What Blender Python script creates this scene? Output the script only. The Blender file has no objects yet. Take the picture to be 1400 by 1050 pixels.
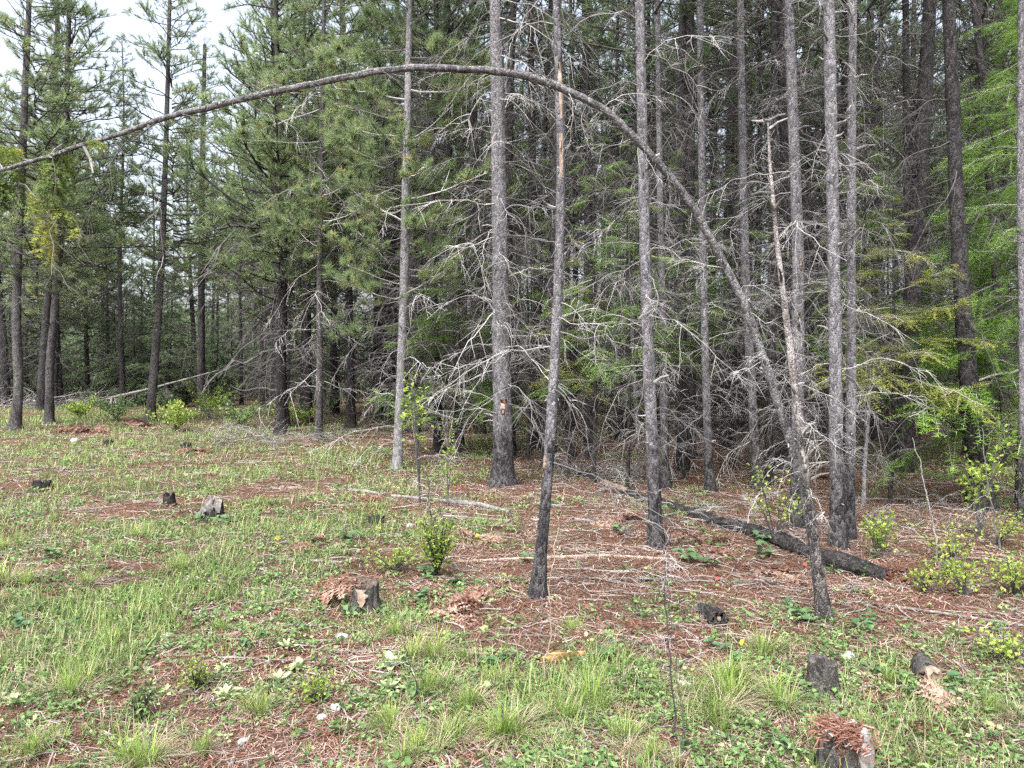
import bpy, math, random
import numpy as np
from mathutils import Matrix, Vector, Euler

# ------------------------------------------------------------------ camera, sky, sun, exposure
S = bpy.context.scene
COL = S.collection
F, CX, CY, HOR, CAMZ = 1011.0, 700.0, 525.0, 505.0, 1.6
PITCH = math.atan((CY - HOR) / F)
cam = bpy.data.cameras.new("camera"); cam.sensor_width = 36.0; cam.lens = 36.0 * F / 1400.0
cam.clip_end = 2000; cam.clip_start = 0.05
camo = bpy.data.objects.new("camera", cam); COL.objects.link(camo)
camo.location = (0, 0, CAMZ); camo.rotation_euler = (math.pi / 2 - PITCH, 0, 0)
S.camera = camo

SUN_EL, SUN_AZ = math.radians(58), math.radians(205)      # azimuth clockwise from +Y
w = bpy.data.worlds.new("World"); S.world = w; w.use_nodes = True
nt = w.node_tree; bg = nt.nodes["Background"]
sky = nt.nodes.new("ShaderNodeTexSky"); sky.sky_type = 'NISHITA'; sky.sun_disc = False
sky.sun_elevation = SUN_EL; sky.sun_rotation = SUN_AZ; sky.air_density = 1.0; sky.dust_density = 6.0; sky.ozone_density = 1.0
hs = nt.nodes.new("ShaderNodeHueSaturation"); hs.inputs["Saturation"].default_value = 0.52; hs.inputs["Value"].default_value = 1.0
nt.links.new(sky.outputs[0], hs.inputs["Color"]); nt.links.new(hs.outputs[0], bg.inputs[0]); bg.inputs[1].default_value = 0.15
sl = bpy.data.lights.new("sun", 'SUN'); sl.energy = 1.3; sl.angle = math.radians(25); sl.color = (1.0, 0.99, 0.975)
so = bpy.data.objects.new("sun", sl); COL.objects.link(so)
sd = Vector((math.sin(SUN_AZ) * math.cos(SUN_EL), math.cos(SUN_AZ) * math.cos(SUN_EL), math.sin(SUN_EL)))
so.rotation_euler = sd.to_track_quat('Z', 'Y').to_euler(); so.location = sd * 40
vs = S.view_settings; vs.view_transform = 'Standard'; vs.look = 'None'; vs.gamma = 1.0; vs.use_curve_mapping = False
vs.exposure = 1.78
cy = S.cycles
cy.max_bounces = 6; cy.diffuse_bounces = 2; cy.glossy_bounces = 2; cy.transmission_bounces = 4; cy.transparent_max_bounces = 4
cy.use_denoising = False

rng = np.random.default_rng(11); random.seed(11)
U = rng.uniform

# ------------------------------------------------------------------ terrain and picture geometry
_tab = np.random.default_rng(5).random((256, 256))
def vn(x, y, s, seed=0):
    x = np.asarray(x, float) / s + seed * 17.31; y = np.asarray(y, float) / s + seed * 9.77
    xi = np.floor(x).astype(int); yi = np.floor(y).astype(int); fx = x - xi; fy = y - yi
    fx = fx * fx * (3 - 2 * fx); fy = fy * fy * (3 - 2 * fy)
    a = _tab[xi % 256, yi % 256]; b = _tab[(xi + 1) % 256, yi % 256]; c = _tab[xi % 256, (yi + 1) % 256]; d = _tab[(xi + 1) % 256, (yi + 1) % 256]
    return (a * (1 - fx) + b * fx) * (1 - fy) + (c * (1 - fx) + d * fx) * fy
def gh(x, y):
    x = np.asarray(x, float); y = np.asarray(y, float)
    h = 0.10 * (vn(x, y, 3.1, 1) - .5) + 0.06 * (vn(x, y, .9, 2) - .5) + 0.035 * (vn(x, y, .33, 3) - .5) + .014 * (vn(x, y, .11, 4) - .5)
    t = np.clip((y - 40) / 70, 0, 1); h = h + 7.0 * t * t * (3 - 2 * t)
    return h
def ray(px, py):
    d = np.array([(px - CX) / F, 1.0, (CY - py) / F]); c, s = math.cos(-PITCH), math.sin(-PITCH)
    return np.array([d[0], c * d[1] - s * d[2], s * d[1] + c * d[2]])
def P(px, py):                       # where the line of sight meets the ground
    d = ray(px, py); t = CAMZ / -d[2]
    for _ in range(15):
        t = .5 * t + .5 * (CAMZ - gh(d[0] * t, d[1] * t)) / -d[2]
    p = d * t; return np.array([p[0], p[1], float(gh(p[0], p[1]))])
def PD(px, py, Y):
    d = ray(px, py); t = Y / d[1]; return np.array([d[0] * t, Y, CAMZ + d[2] * t])

# ------------------------------------------------------------------ mesh building
class Geo:
    def __init__(s): s.V = []; s.R = []; s.Fs = []; s.M = []; s.n = 0
    def add(s, V, Fc, rnd=0.5, mat=0):
        V = np.asarray(V, float).reshape(-1, 3); Fc = np.asarray(Fc, int)
        s.V.append(V); s.R.append(np.broadcast_to(np.asarray(rnd, float), (len(V),)).copy())
        s.Fs.append(Fc + s.n); s.M.append(np.full(len(Fc), mat, int)); s.n += len(V)
    def soup(s, P4, rnd=0.5, mat=0):                       # (m,k,3) loose faces
        P4 = np.asarray(P4, float); m, k, _ = P4.shape
        r = np.repeat(np.broadcast_to(np.asarray(rnd, float), (m,)), k)
        s.add(P4.reshape(-1, 3), np.arange(m * k).reshape(m, k), r, mat)
    def tube(s, pts, rad, k=6, rnd=0.5, mat=0, cap=False, wob=0, sd=0):
        pts = np.asarray(pts, float); n = len(pts); rad = np.broadcast_to(np.asarray(rad, float), (n,))
        T = np.gradient(pts, axis=0); T /= np.linalg.norm(T, axis=1)[:, None] + 1e-12
        m = np.abs(T.mean(0)); ref = np.eye(3)[int(np.argmin(m))]
        A = np.cross(T, ref); A /= np.linalg.norm(A, axis=1)[:, None] + 1e-12; B = np.cross(T, A)
        an = np.arange(k) * 2 * math.pi / k
        rr = np.repeat(rad[:, None], k, 1)
        if wob:
            L = np.concatenate([[0], np.cumsum(np.linalg.norm(np.diff(pts, axis=0), axis=1))])
            aa = np.stack([np.cos(an), np.sin(an)], 1) * 3
            for q, (f1, f2, am) in enumerate(((2.0, 1.2, .5), (5., 4., .35), (11., 9., .3))):
                x = aa[None, :, 0] * f1 / 3 + 40 + 0 * L[:, None]; y = aa[None, :, 1] * f1 / 3 + 40 + L[:, None] * f2
                rr = rr * (1 + wob * am * 2 * (vn(x, y + sd * 3.3, .5, 7 + q) - .5))
        V = pts[:, None, :] + rr[:, :, None] * (np.cos(an)[None, :, None] * A[:, None, :] + np.sin(an)[None, :, None] * B[:, None, :])
        i = np.arange(n - 1)[:, None] * k; j = np.arange(k)[None, :]; j2 = (j + 1) % k
        Q = np.stack([i + j, i + j2, i + k + j2, i + k + j], -1).reshape(-1, 4)
        r = np.asarray(rnd, float); r = np.repeat(r, k) if r.ndim else r
        s.add(V, Q[:, ::-1], r, mat)
        if cap:
            for e, o in ((0, 1), (n - 1, -1)):
                c = np.concatenate([[pts[e]], V[e]]); f = [[0, 1 + q, 1 + (q + 1) % k][::o] for q in range(k)]
                s.add(c, f, np.asarray(rnd, float).reshape(-1)[0], mat)
        return V
    def geo(s, g, M, rnd=None):
        V, Fs, Ms, R = g.flat(); V = V @ M[:3, :3].T + M[:3, 3]
        r = R if rnd is None else np.clip(R + rnd, 0, 1)
        s.V.append(V); s.R.append(r)
        for f, m in zip(Fs, Ms): s.Fs.append(f + s.n); s.M.append(m)
        s.n += len(V)
    def flat(s): return np.concatenate(s.V), s.Fs, s.M, np.concatenate(s.R)
    def mesh(s, name, mats, smooth=False):
        V, Fs, Ms, R = s.flat()
        me = bpy.data.meshes.new(name); me.vertices.add(len(V)); me.vertices.foreach_set("co", V.astype(np.float32).ravel())
        loops = np.concatenate([f.ravel() for f in Fs]); tot = np.concatenate([np.full(len(f), f.shape[1]) for f in Fs])
        st = np.concatenate([[0], np.cumsum(tot)[:-1]])
        me.loops.add(len(loops)); me.loops.foreach_set("vertex_index", loops.astype(np.int32))
        me.polygons.add(len(tot)); me.polygons.foreach_set("loop_start", st.astype(np.int32)); me.polygons.foreach_set("loop_total", tot.astype(np.int32))
        me.polygons.foreach_set("material_index", np.concatenate(Ms).astype(np.int32))
        me.polygons.foreach_set("use_smooth", np.full(len(tot), smooth))
        a = me.attributes.new("rnd", 'FLOAT', 'POINT'); a.data.foreach_set("value", R.astype(np.float32))
        for m in (mats if isinstance(mats, (list, tuple)) else [mats]): me.materials.append(m)
        me.update(calc_edges=True); me.validate(); return me
def ob(name, me, parent=None, loc=(0, 0, 0), rot=(0, 0, 0), sc=(1, 1, 1)):
    o = bpy.data.objects.new(name, me); COL.objects.link(o); o.parent = parent
    o.location = loc; o.rotation_euler = rot; o.scale = sc if hasattr(sc, '__len__') else (sc, sc, sc); return o
def tag(o, label=None, cat=None, group=None, kind=None):
    if label: o["label"] = label
    if cat: o["category"] = cat
    if group: o["group"] = group
    if kind: o["kind"] = kind
    return o
def empty(name, loc, label, cat, group=None, rot=(0, 0, 0), sc=(1, 1, 1)):
    return tag(ob(name, None, None, loc, rot, sc), label, cat, group)
def TRS(loc, az=0, pitch=0, roll=0, sc=1):
    return np.array(Matrix.LocRotScale(Vector(loc), Euler((roll, pitch, az)), Vector((sc,) * 3)))
def unit(v): return v / (np.linalg.norm(v, axis=-1, keepdims=True) + 1e-12)

# ------------------------------------------------------------------ materials
def mat(name): m = bpy.data.materials.new(name); m.use_nodes = True; return m, m.node_tree, m.node_tree.nodes["Principled BSDF"]
def N(t, ty, **k):
    n = t.nodes.new(ty)
    for a, b in k.items(): setattr(n, a, b)
    return n
def ramp(t, src, stops, interp='LINEAR'):
    r = N(t, "ShaderNodeValToRGB"); r.color_ramp.interpolation = interp; e = r.color_ramp.elements
    while len(e) < len(stops): e.new(0.5)
    for i, (p, c) in enumerate(stops): e[i].position = p; e[i].color = (*c, 1) if len(c) == 3 else c
    t.links.new(src, r.inputs[0]); return r.outputs[0]
def coords(t, scale=(1, 1, 1), kind="Object"):
    tc = N(t, "ShaderNodeTexCoord"); mp = N(t, "ShaderNodeMapping"); mp.inputs["Scale"].default_value = scale
    t.links.new(tc.outputs[kind], mp.inputs[0]); return mp.outputs[0]
def noise(t, vec, scale, detail=4, rough=.6):
    n = N(t, "ShaderNodeTexNoise"); n.inputs["Scale"].default_value = scale; n.inputs["Detail"].default_value = detail; n.inputs["Roughness"].default_value = rough
    t.links.new(vec, n.inputs[0]); return n.outputs[0]
def mixc(t, fac, a, b, mode='MIX'):
    m = N(t, "ShaderNodeMix", data_type='RGBA', blend_type=mode); L = t.links
    for v, i in ((fac, 0), (a, 6), (b, 7)):
        if hasattr(v, 'is_linked'): L.new(v, m.inputs[i])
        else: m.inputs[i].default_value = v if i == 0 else (*v, 1)
    return m.outputs[2]
def rndsum(t, obj_amt=1.0):          # attribute of the piece shifted by the object's own random number
    a = N(t, "ShaderNodeAttribute", attribute_name="rnd"); oi = N(t, "ShaderNodeObjectInfo")
    m = N(t, "ShaderNodeMath", operation='MULTIPLY_ADD'); t.links.new(oi.outputs["Random"], m.inputs[0]); m.inputs[1].default_value = obj_amt
    s = N(t, "ShaderNodeMath", operation='SUBTRACT'); t.links.new(a.outputs["Fac"], s.inputs[0]); s.inputs[1].default_value = obj_amt / 2
    t.links.new(s.outputs[0], m.inputs[2]); return m.outputs[0]

def leafmat(name, stops, transl=.3, rough=.55, obj=.25, spec=.25):
    m, t, b = mat(name); c = ramp(t, rndsum(t, obj), stops)
    t.links.new(c, b.inputs["Base Color"]); b.inputs["Roughness"].default_value = rough; b.inputs["Specular IOR Level"].default_value = spec
    tr = N(t, "ShaderNodeBsdfTranslucent"); t.links.new(c, tr.inputs[0]); mx = N(t, "ShaderNodeMixShader"); mx.inputs[0].default_value = transl
    o = t.nodes["Material Output"]; t.links.new(b.outputs[0], mx.inputs[1]); t.links.new(tr.outputs[0], mx.inputs[2]); t.links.new(mx.outputs[0], o.inputs[0]); return m

def barkmat(name, plates, old, fleck=.5, bump=.6, sxy=46, sz=22):
    m, t, b = mat(name); v = coords(t, (sxy, sxy, sz))
    wv = N(t, "ShaderNodeVectorMath", operation='ADD'); nn = N(t, "ShaderNodeTexNoise"); nn.inputs["Scale"].default_value = 1.3; t.links.new(v, nn.inputs[0])
    t.links.new(v, wv.inputs[0]); t.links.new(nn.outputs[1], wv.inputs[1])
    vo = N(t, "ShaderNodeTexVoronoi"); t.links.new(wv.outputs[0], vo.inputs[0]); vo.inputs["Scale"].default_value = 1
    ve = N(t, "ShaderNodeTexVoronoi", feature='DISTANCE_TO_EDGE'); t.links.new(wv.outputs[0], ve.inputs[0]); ve.inputs["Scale"].default_value = 1
    sep = N(t, "ShaderNodeSeparateColor"); t.links.new(vo.outputs["Color"], sep.inputs[0])
    c = ramp(t, sep.outputs[0], plates)
    o3 = coords(t, (1, 1, .6)); n1 = noise(t, o3, 9, 5)
    a = N(t, "ShaderNodeAttribute", attribute_name="rnd"); mm = N(t, "ShaderNodeMath", operation='ADD'); t.links.new(a.outputs["Fac"], mm.inputs[0]); t.links.new(n1, mm.inputs[1])
    f = ramp(t, mm.outputs[0], ((.85, (0, 0, 0)), (1.25, (1, 1, 1))))
    c2 = ramp(t, sep.outputs[1], old); c = mixc(t, f, c, c2)
    n2 = noise(t, coords(t, (1, 1, .7)), 130, 3); fl = ramp(t, n2, ((.60, (0, 0, 0)), (.68, (fleck,) * 3)))
    c = mixc(t, fl, c, (.48, .47, .46))
    n4 = noise(t, o3, 3.0, 3); c = mixc(t, ramp(t, n4, ((.35, (.75,) * 3), (.65, (1.2,) * 3))), (0, 0, 0), c)
    t.links.new(c, b.inputs["Base Color"]); b.inputs["Roughness"].default_value = .9; b.inputs["Specular IOR Level"].default_value = .15
    h = N(t, "ShaderNodeMath", operation='MULTIPLY_ADD'); t.links.new(ramp(t, ve.outputs[0], ((0, (0, 0, 0)), (.25, (1, 1, 1)))), h.inputs[0]); h.inputs[1].default_value = .6; t.links.new(n2, h.inputs[2])
    bp = N(t, "ShaderNodeBump"); bp.inputs["Strength"].default_value = min(1, bump * 1.2); bp.inputs["Distance"].default_value = .02; t.links.new(h.outputs[0], bp.inputs["Height"]); t.links.new(bp.outputs[0], b.inputs["Normal"])
    return m
M = {}
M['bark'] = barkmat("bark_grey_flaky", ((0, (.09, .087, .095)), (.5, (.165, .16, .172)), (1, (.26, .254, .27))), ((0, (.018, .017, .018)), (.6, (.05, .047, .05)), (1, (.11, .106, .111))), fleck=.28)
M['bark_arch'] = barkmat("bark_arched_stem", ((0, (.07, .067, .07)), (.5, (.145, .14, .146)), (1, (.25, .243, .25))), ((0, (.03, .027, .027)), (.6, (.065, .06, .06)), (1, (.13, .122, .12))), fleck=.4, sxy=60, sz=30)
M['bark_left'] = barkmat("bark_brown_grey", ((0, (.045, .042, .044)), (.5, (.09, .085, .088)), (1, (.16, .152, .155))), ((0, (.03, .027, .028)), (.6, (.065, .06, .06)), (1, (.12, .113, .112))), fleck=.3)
M['bark_dark'] = barkmat("bark_dark_shade_toned", ((0, (.02, .0185, .02)), (.5, (.042, .039, .042)), (1, (.088, .083, .087))), ((0, (.016, .014, .014)), (.6, (.036, .033, .033)), (1, (.075, .069, .068))), fleck=.2)  # dark bark, its colour lowered further to imitate shade inside the stand
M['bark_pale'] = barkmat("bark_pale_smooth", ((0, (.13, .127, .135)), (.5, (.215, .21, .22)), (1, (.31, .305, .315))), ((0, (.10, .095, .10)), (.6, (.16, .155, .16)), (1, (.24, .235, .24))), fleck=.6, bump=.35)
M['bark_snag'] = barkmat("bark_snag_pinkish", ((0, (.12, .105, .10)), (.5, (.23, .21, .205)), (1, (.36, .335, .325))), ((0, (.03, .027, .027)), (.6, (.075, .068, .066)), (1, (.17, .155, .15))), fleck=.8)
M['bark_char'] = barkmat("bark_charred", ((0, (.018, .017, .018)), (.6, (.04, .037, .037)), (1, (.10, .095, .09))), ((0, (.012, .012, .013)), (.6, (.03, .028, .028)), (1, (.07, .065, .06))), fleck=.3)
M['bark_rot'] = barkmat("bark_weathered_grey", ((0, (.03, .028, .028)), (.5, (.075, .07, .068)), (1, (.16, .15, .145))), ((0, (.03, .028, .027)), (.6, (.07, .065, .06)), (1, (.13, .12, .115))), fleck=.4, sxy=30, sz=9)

def woodmat(name, stops, stretch=(40, 40, 4), rough=.85, obj=.5, bump=.4):
    m, t, b = mat(name); n1 = noise(t, coords(t, stretch), 1, 6, .65); r = N(t, "ShaderNodeObjectInfo")
    ad = N(t, "ShaderNodeMath", operation='MULTIPLY_ADD'); t.links.new(r.outputs["Random"], ad.inputs[0]); ad.inputs[1].default_value = obj
    sb = N(t, "ShaderNodeMath", operation='SUBTRACT'); t.links.new(n1, sb.inputs[0]); sb.inputs[1].default_value = obj / 2; t.links.new(sb.outputs[0], ad.inputs[2])
    t.links.new(ramp(t, ad.outputs[0], stops), b.inputs["Base Color"]); b.inputs["Roughness"].default_value = rough; b.inputs["Specular IOR Level"].default_value = .2
    bp = N(t, "ShaderNodeBump"); bp.inputs["Strength"].default_value = bump; bp.inputs["Distance"].default_value = .006; t.links.new(n1, bp.inputs["Height"]); t.links.new(bp.outputs[0], b.inputs["Normal"]); return m
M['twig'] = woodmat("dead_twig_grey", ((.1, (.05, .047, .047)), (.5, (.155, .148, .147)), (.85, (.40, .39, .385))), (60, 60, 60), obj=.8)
M['twig_far'] = woodmat("dead_twig_dark_shade_toned", ((.1, (.022, .02, .02)), (.5, (.052, .049, .049)), (.9, (.13, .124, .122))), (30, 30, 30), obj=.5)  # dark twig colour, deepened to stand in for shade among inner trees
M['twig_mid'] = woodmat("dead_twig_shaded", ((.1, (.025, .023, .023)), (.5, (.08, .076, .075)), (.9, (.24, .23, .228))), (6, 6, 6), obj=.5)  # darker copy of the grey twig, forest shade put into its colour
M['twig_lit'] = woodmat("twig_on_ground", ((.2, (.07, .055, .047)), (.5, (.17, .145, .13)), (.8, (.34, .31, .29))), (9, 9, 9), obj=.4)
M['wood_grey'] = woodmat("weathered_wood", ((.25, (.05, .045, .042)), (.48, (.145, .134, .128)), (.75, (.34, .325, .31))), (28, 28, 28), obj=.2)
M['wood_tan'] = woodmat("peeled_wood_tan", ((.25, (.10, .07, .055)), (.5, (.25, .185, .145)), (.8, (.44, .36, .30))), (25, 25, 25), obj=.2)
M['wood_orange'] = woodmat("broken_wood_orange", ((.3, (.04, .025, .018)), (.48, (.20, .11, .05)), (.65, (.50, .31, .13))), (10, 30, 30), obj=0)
M['wood_rot'] = woodmat("rotten_wood_red", ((.28, (.03, .012, .009)), (.5, (.12, .05, .034)), (.75, (.28, .15, .11))), (60, 60, 14), obj=0, bump=.9)
M['cut'] = woodmat("old_sawn_end_grain", ((.3, (.035, .028, .023)), (.5, (.10, .08, .066)), (.75, (.22, .185, .155))), (50, 50, 50), obj=.2)
M['needle'] = leafmat("pine_needles", ((0, (.09, .135, .065)), (.45, (.215, .29, .14)), (.8, (.32, .40, .19)), (1, (.43, .40, .20))), .6)
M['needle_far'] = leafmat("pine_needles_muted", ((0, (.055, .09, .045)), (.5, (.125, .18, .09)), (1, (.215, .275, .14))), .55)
M['fir'] = leafmat("fir_needles", ((0, (.08, .16, .04)), (.5, (.18, .30, .07)), (1, (.32, .44, .11))), .5)
M['fir_yellow'] = leafmat("fir_needles_yellowing", ((0, (.15, .22, .05)), (.5, (.29, .35, .07)), (.85, (.45, .43, .10)), (1, (.45, .28, .10))), .45)
M['larch'] = leafmat("larch_needles_fresh", ((0, (.10, .20, .035)), (.5, (.19, .34, .06)), (1, (.33, .48, .11))), .5)
M['leaf'] = leafmat("fresh_shrub_leaf", ((0, (.11, .19, .03)), (.5, (.25, .36, .065)), (1, (.44, .50, .13))), .4)
M['leaf_dark'] = leafmat("glossy_evergreen_leaf", ((0, (.03, .075, .03)), (.5, (.065, .13, .055)), (1, (.14, .21, .10))), .15, .3, .5, .5)
M['mullein'] = leafmat("felted_pale_leaf", ((0, (.22, .31, .14)), (.5, (.34, .42, .22)), (1, (.46, .51, .30))), .25, .9)
M['red'] = leafmat("red_leaf", ((0, (.28, .035, .04)), (1, (.52, .12, .11))), .3)
M['yellow'] = leafmat("yellow_petal", ((0, (.75, .55, .03)), (1, (.85, .72, .08))), .2)
M['grass'] = leafmat("grass_blade", ((0, (.26, .205, .145)), (.30, (.47, .405, .29)), (.38, (.10, .165, .045)), (.68, (.19, .29, .08)), (1, (.34, .43, .15))), .35, .6, .15)
M['tuss'] = leafmat("sedge_blade", ((0, (.20, .15, .095)), (.28, (.52, .46, .33)), (.38, (.09, .16, .035)), (.65, (.20, .31, .06)), (1, (.36, .45, .13))), .35, .5, .12)
M['cover'] = leafmat("low_herb_leaf", ((0, (.05, .10, .035)), (.4, (.12, .21, .07)), (.75, (.22, .32, .12)), (1, (.38, .43, .22))), .3, .6, .1)
M['fern'] = leafmat("dead_bracken", ((0, (.075, .03, .021)), (.5, (.21, .11, .078)), (1, (.42, .31, .25))), .3, .8, .7)
M['litter'] = leafmat("fallen_needles", ((0, (.065, .03, .022)), (.35, (.155, .07, .048)), (.62, (.245, .125, .09)), (.84, (.36, .245, .20)), (1, (.52, .46, .42))), .1, .8, 0)
m, t, b = mat("stone_pale"); n1 = noise(t, coords(t), 30, 6)
t.links.new(ramp(t, n1, ((.3, (.22, .215, .21)), (.7, (.47, .46, .455)))), b.inputs["Base Color"]); b.inputs["Roughness"].default_value = .8; M['stone'] = m
# ground
m, t, b = mat("forest_floor"); v = coords(t)
n1 = noise(t, v, 1.1, 6); n2 = noise(t, v, 9, 6, .7); n3 = noise(t, v, 70, 4, .7); n4 = noise(t, v, .5, 5)
c = ramp(t, n3, ((.3, (.022, .014, .011)), (.45, (.075, .04, .029)), (.6, (.16, .09, .066)), (.78, (.30, .21, .17))))
c2 = ramp(t, n3, ((.3, (.03, .024, .019)), (.5, (.10, .078, .06)), (.75, (.26, .21, .165))))
c = mixc(t, ramp(t, n1, ((.42, (0, 0, 0)), (.6, (.8,) * 3))), c, c2)
g = ramp(t, n3, ((.3, (.05, .065, .025)), (.6, (.14, .16, .06)), (.8, (.26, .26, .13))))
c = mixc(t, ramp(t, n2, ((.5, (0, 0, 0)), (.62, (.5,) * 3))), c, g)
t.links.new(c, b.inputs["Base Color"]); b.inputs["Roughness"].default_value = .95; b.inputs["Specular IOR Level"].default_value = .1
bp = N(t, "ShaderNodeBump"); bp.inputs["Strength"].default_value = .9; bp.inputs["Distance"].default_value = .02
ad = N(t, "ShaderNodeMath", operation='ADD'); t.links.new(n3, ad.inputs[0]); t.links.new(n2, ad.inputs[1]); t.links.new(ad.outputs[0], bp.inputs["Height"]); t.links.new(bp.outputs[0], b.inputs["Normal"]); M['ground'] = m

# ------------------------------------------------------------------ ground sheet
def axis(n, k, lo, hi, off=0):
    u = np.linspace(np.arcsinh((lo - off) / k), np.arcsinh((hi - off) / k), n); return np.sinh(u) * k + off
gx = axis(330, 2.2, -320, 320); gy = axis(360, 1.6, -120, 420, 4.0)
X, Y = np.meshgrid(gx, gy); g = Geo(); ii = np.arange(len(gx) * len(gy)).reshape(len(gy), len(gx))
g.add(np.stack([X, Y, gh(X, Y)], -1), np.stack([ii[:-1, :-1], ii[:-1, 1:], ii[1:, 1:], ii[1:, :-1]], -1).reshape(-1, 4))
tag(ob("ground", g.mesh("ground", M['ground'], True)), kind="structure")

# ------------------------------------------------------------------ twig, bough and crown templates
def curve(L, a, bb, n=9, jit=.012, seed_y=0.0):
    x = np.linspace(0, 1, n); y = seed_y * x * x + np.concatenate([[0], np.cumsum(rng.normal(0, jit, n - 1))])
    z = a * x - bb * x * x + np.concatenate([[0], np.cumsum(rng.normal(0, jit, n - 1))])
    return np.stack([x * (1 - .25 * bb * x), y, z], 1) * L
def dead_branch(thick=1.0, twigs=(5, 13), sub=True, k=4):
    g = Geo(); a = U(-.3, .45); bb = U(-.1, .9); p = curve(1, a, bb, 10, .024, U(-.4, .4)); g.tube(p, np.linspace(.0056, .0014, 10) * thick * U(.65, 1.3), k)
    for _ in range(int(U(*twigs))):
        t = U(.18, .97); i = min(int(t * 9), 8); q = p[i] + (p[i + 1] - p[i]) * (t * 9 - i); d = unit(p[i + 1] - p[i])
        side = np.array([0, 1.0 if U() < .5 else -1.0, U(-.9, .35)]); dd = unit(d * U(.3, 1.1) + side * U(.5, 1.1)); L = U(.14, .5) * (1.15 - .5 * t)
        x = np.linspace(0, 1, 6)[:, None]; dr = U(-.1, .55); tw = q + dd * x * L + np.array([0, 0, -1]) * dr * L * x * x + np.cumsum(rng.normal(0, .010, (6, 3)), 0) * x
        g.tube(tw, np.linspace(.0028, .0011, 6) * thick, 3)
        if sub:
            for _ in range(int(U(0, 4))):
                j = int(U(1, 5)); e = unit(dd + rng.normal(0, .7, 3)); x2 = np.linspace(0, 1, 4)[:, None]; l2 = U(.06, .2)
                g.tube(tw[j] + e * x2 * l2 + np.array([0, 0, -.4]) * l2 * x2 * x2, np.linspace(.0021, .0009, 4) * thick, 3)
    return g
def needles(c, d, n, L, wd, cone):
    T = len(c); c = np.repeat(c, n, 0); d = np.repeat(d, n, 0); v = unit(d + rng.normal(0, cone, (T * n, 3))); s = unit(np.cross(v, rng.normal(0, 1, (T * n, 3)))) * wd / 2
    st = c + v * U(0, .12, (T * n, 1)) * L + d * U(-.7, .3, (T * n, 1)) * L * .7; l = (L * U(.7, 1.15, T * n))[:, None]
    return np.stack([st - s, st + s, st + v * l], 1)
def pine_bough(ntw=11, nd=64, L=.105, wd=.0065, thick=1.0, full=False):
    g = Geo(); p = curve(1, U(-.15, .2), U(-.45, .25), 9, .014, U(-.2, .2)); g.tube(p, np.linspace(.011, .004, 9) * thick, 4, mat=0)
    C = [p[-1]]; D = [unit(p[-1] - p[-2])]
    for k in range(ntw):
        t = U(.25 if full else .45, .98); i = min(int(t * 8), 7); q = p[i]; d = unit(p[i + 1] - p[i]); sg = 1 if k % 2 else -1
        dd = unit(d * U(.5, 1) + np.array([0, sg * U(.4, 1), U(-.1, .6)])); l = U(.12, .34) * (1.2 - .6 * t); tw = q + dd * np.linspace(0, 1, 4)[:, None] * l
        tw[:, 2] += .25 * l * np.linspace(0, 1, 4) ** 2; g.tube(tw, np.linspace(.005, .003, 4) * thick, 3, mat=0); C += [tw[-1]]; D += [unit(tw[-1] - tw[-2])]
        if U() < .5: C += [tw[2]]; D += [dd]
    C = np.array(C); D = np.array(D); r = np.repeat(np.clip(rng.normal(.5, .2, len(C)), 0, 1), nd); r = np.clip(r + rng.normal(0, .1, len(r)), 0, 1)
    g.soup(needles(C, D, nd, L, wd, .7), r, 1); return g
def fir_bough(nt=22, step=.02, nl=.026, nw=.012, droop=.35, hang=.25, lo=False):
    g = Geo(); p = curve(1, U(-.1, .2), droop * U(.3, 1.2), 12, .014, U(-.25, .25)); g.tube(p, np.linspace(.009, .003, 12), 4, mat=0); C = []; D = []; SN = []
    for k in range(nt):
        t = U(.10, .97); i = min(int(t * 11), 10); q = p[i] + (p[i + 1] - p[i]) * (t * 11 - i); d = unit(p[i + 1] - p[i]); sg = 1 if k % 2 else -1
        sidev = unit(np.cross(np.array([0, 0, 1.]), d)) * sg; dd = unit(d * U(.4, 1.1) + sidev * U(.6, 1.1) + [0, 0, U(-.2, .2)]); l = (.40 * (1 - t) ** .7 + .08) * U(.45, 1.2); hg = hang * U(.3, 1.8)
        x = np.linspace(0, 1, 6)[:, None]; tw = q + dd * x * l + np.array([0, 0, -1.]) * l * hg * x * x + np.cumsum(rng.normal(0, .008, (6, 3)), 0); g.tube(tw[[0, 2, 5]], [.003, .002, .001], 3, mat=0); nx = unit(np.cross(np.array([0, 0, 1.]), dd)); r0 = rng.normal(.5, .16)
        runs = [(tw[0], tw[5] - tw[0], l)]
        if not lo:
            for j in range(1, 6):
                for s2 in (-1, 1):
                    if U() < .8: v = unit(dd + nx * s2 * U(.6, 1.1) + rng.normal(0, .15, 3)); l2 = l * .42 * (1.1 - j / 6) * U(.5, 1.2) + .02; runs.append((tw[j], v * l2 - np.array([0, 0, 1]) * hg * .3 * l2, l2))
        for (o_, v_, L_) in runs:
            m = max(3, int(L_ / step)); e = unit(v_); n2 = unit(np.cross(np.array([0, 0, 1.]), e)); xx = np.repeat(np.linspace(.05, 1, m), 2); sn = np.tile([1., -1.], m)[:, None]
            c = o_ + v_ * xx[:, None]; v = unit(e * .7 + n2 * sn + rng.normal(0, .3, (2 * m, 3))); s_ = np.repeat(e[None], 2 * m, 0) * nw / 2
            g.soup(np.stack([c - s_, c + s_, c + v * nl * U(.6, 1.2, (2 * m, 1))], 1), np.clip(r0 + rng.normal(0, .1, 2 * m), 0, 1), 1)
    return g

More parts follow.
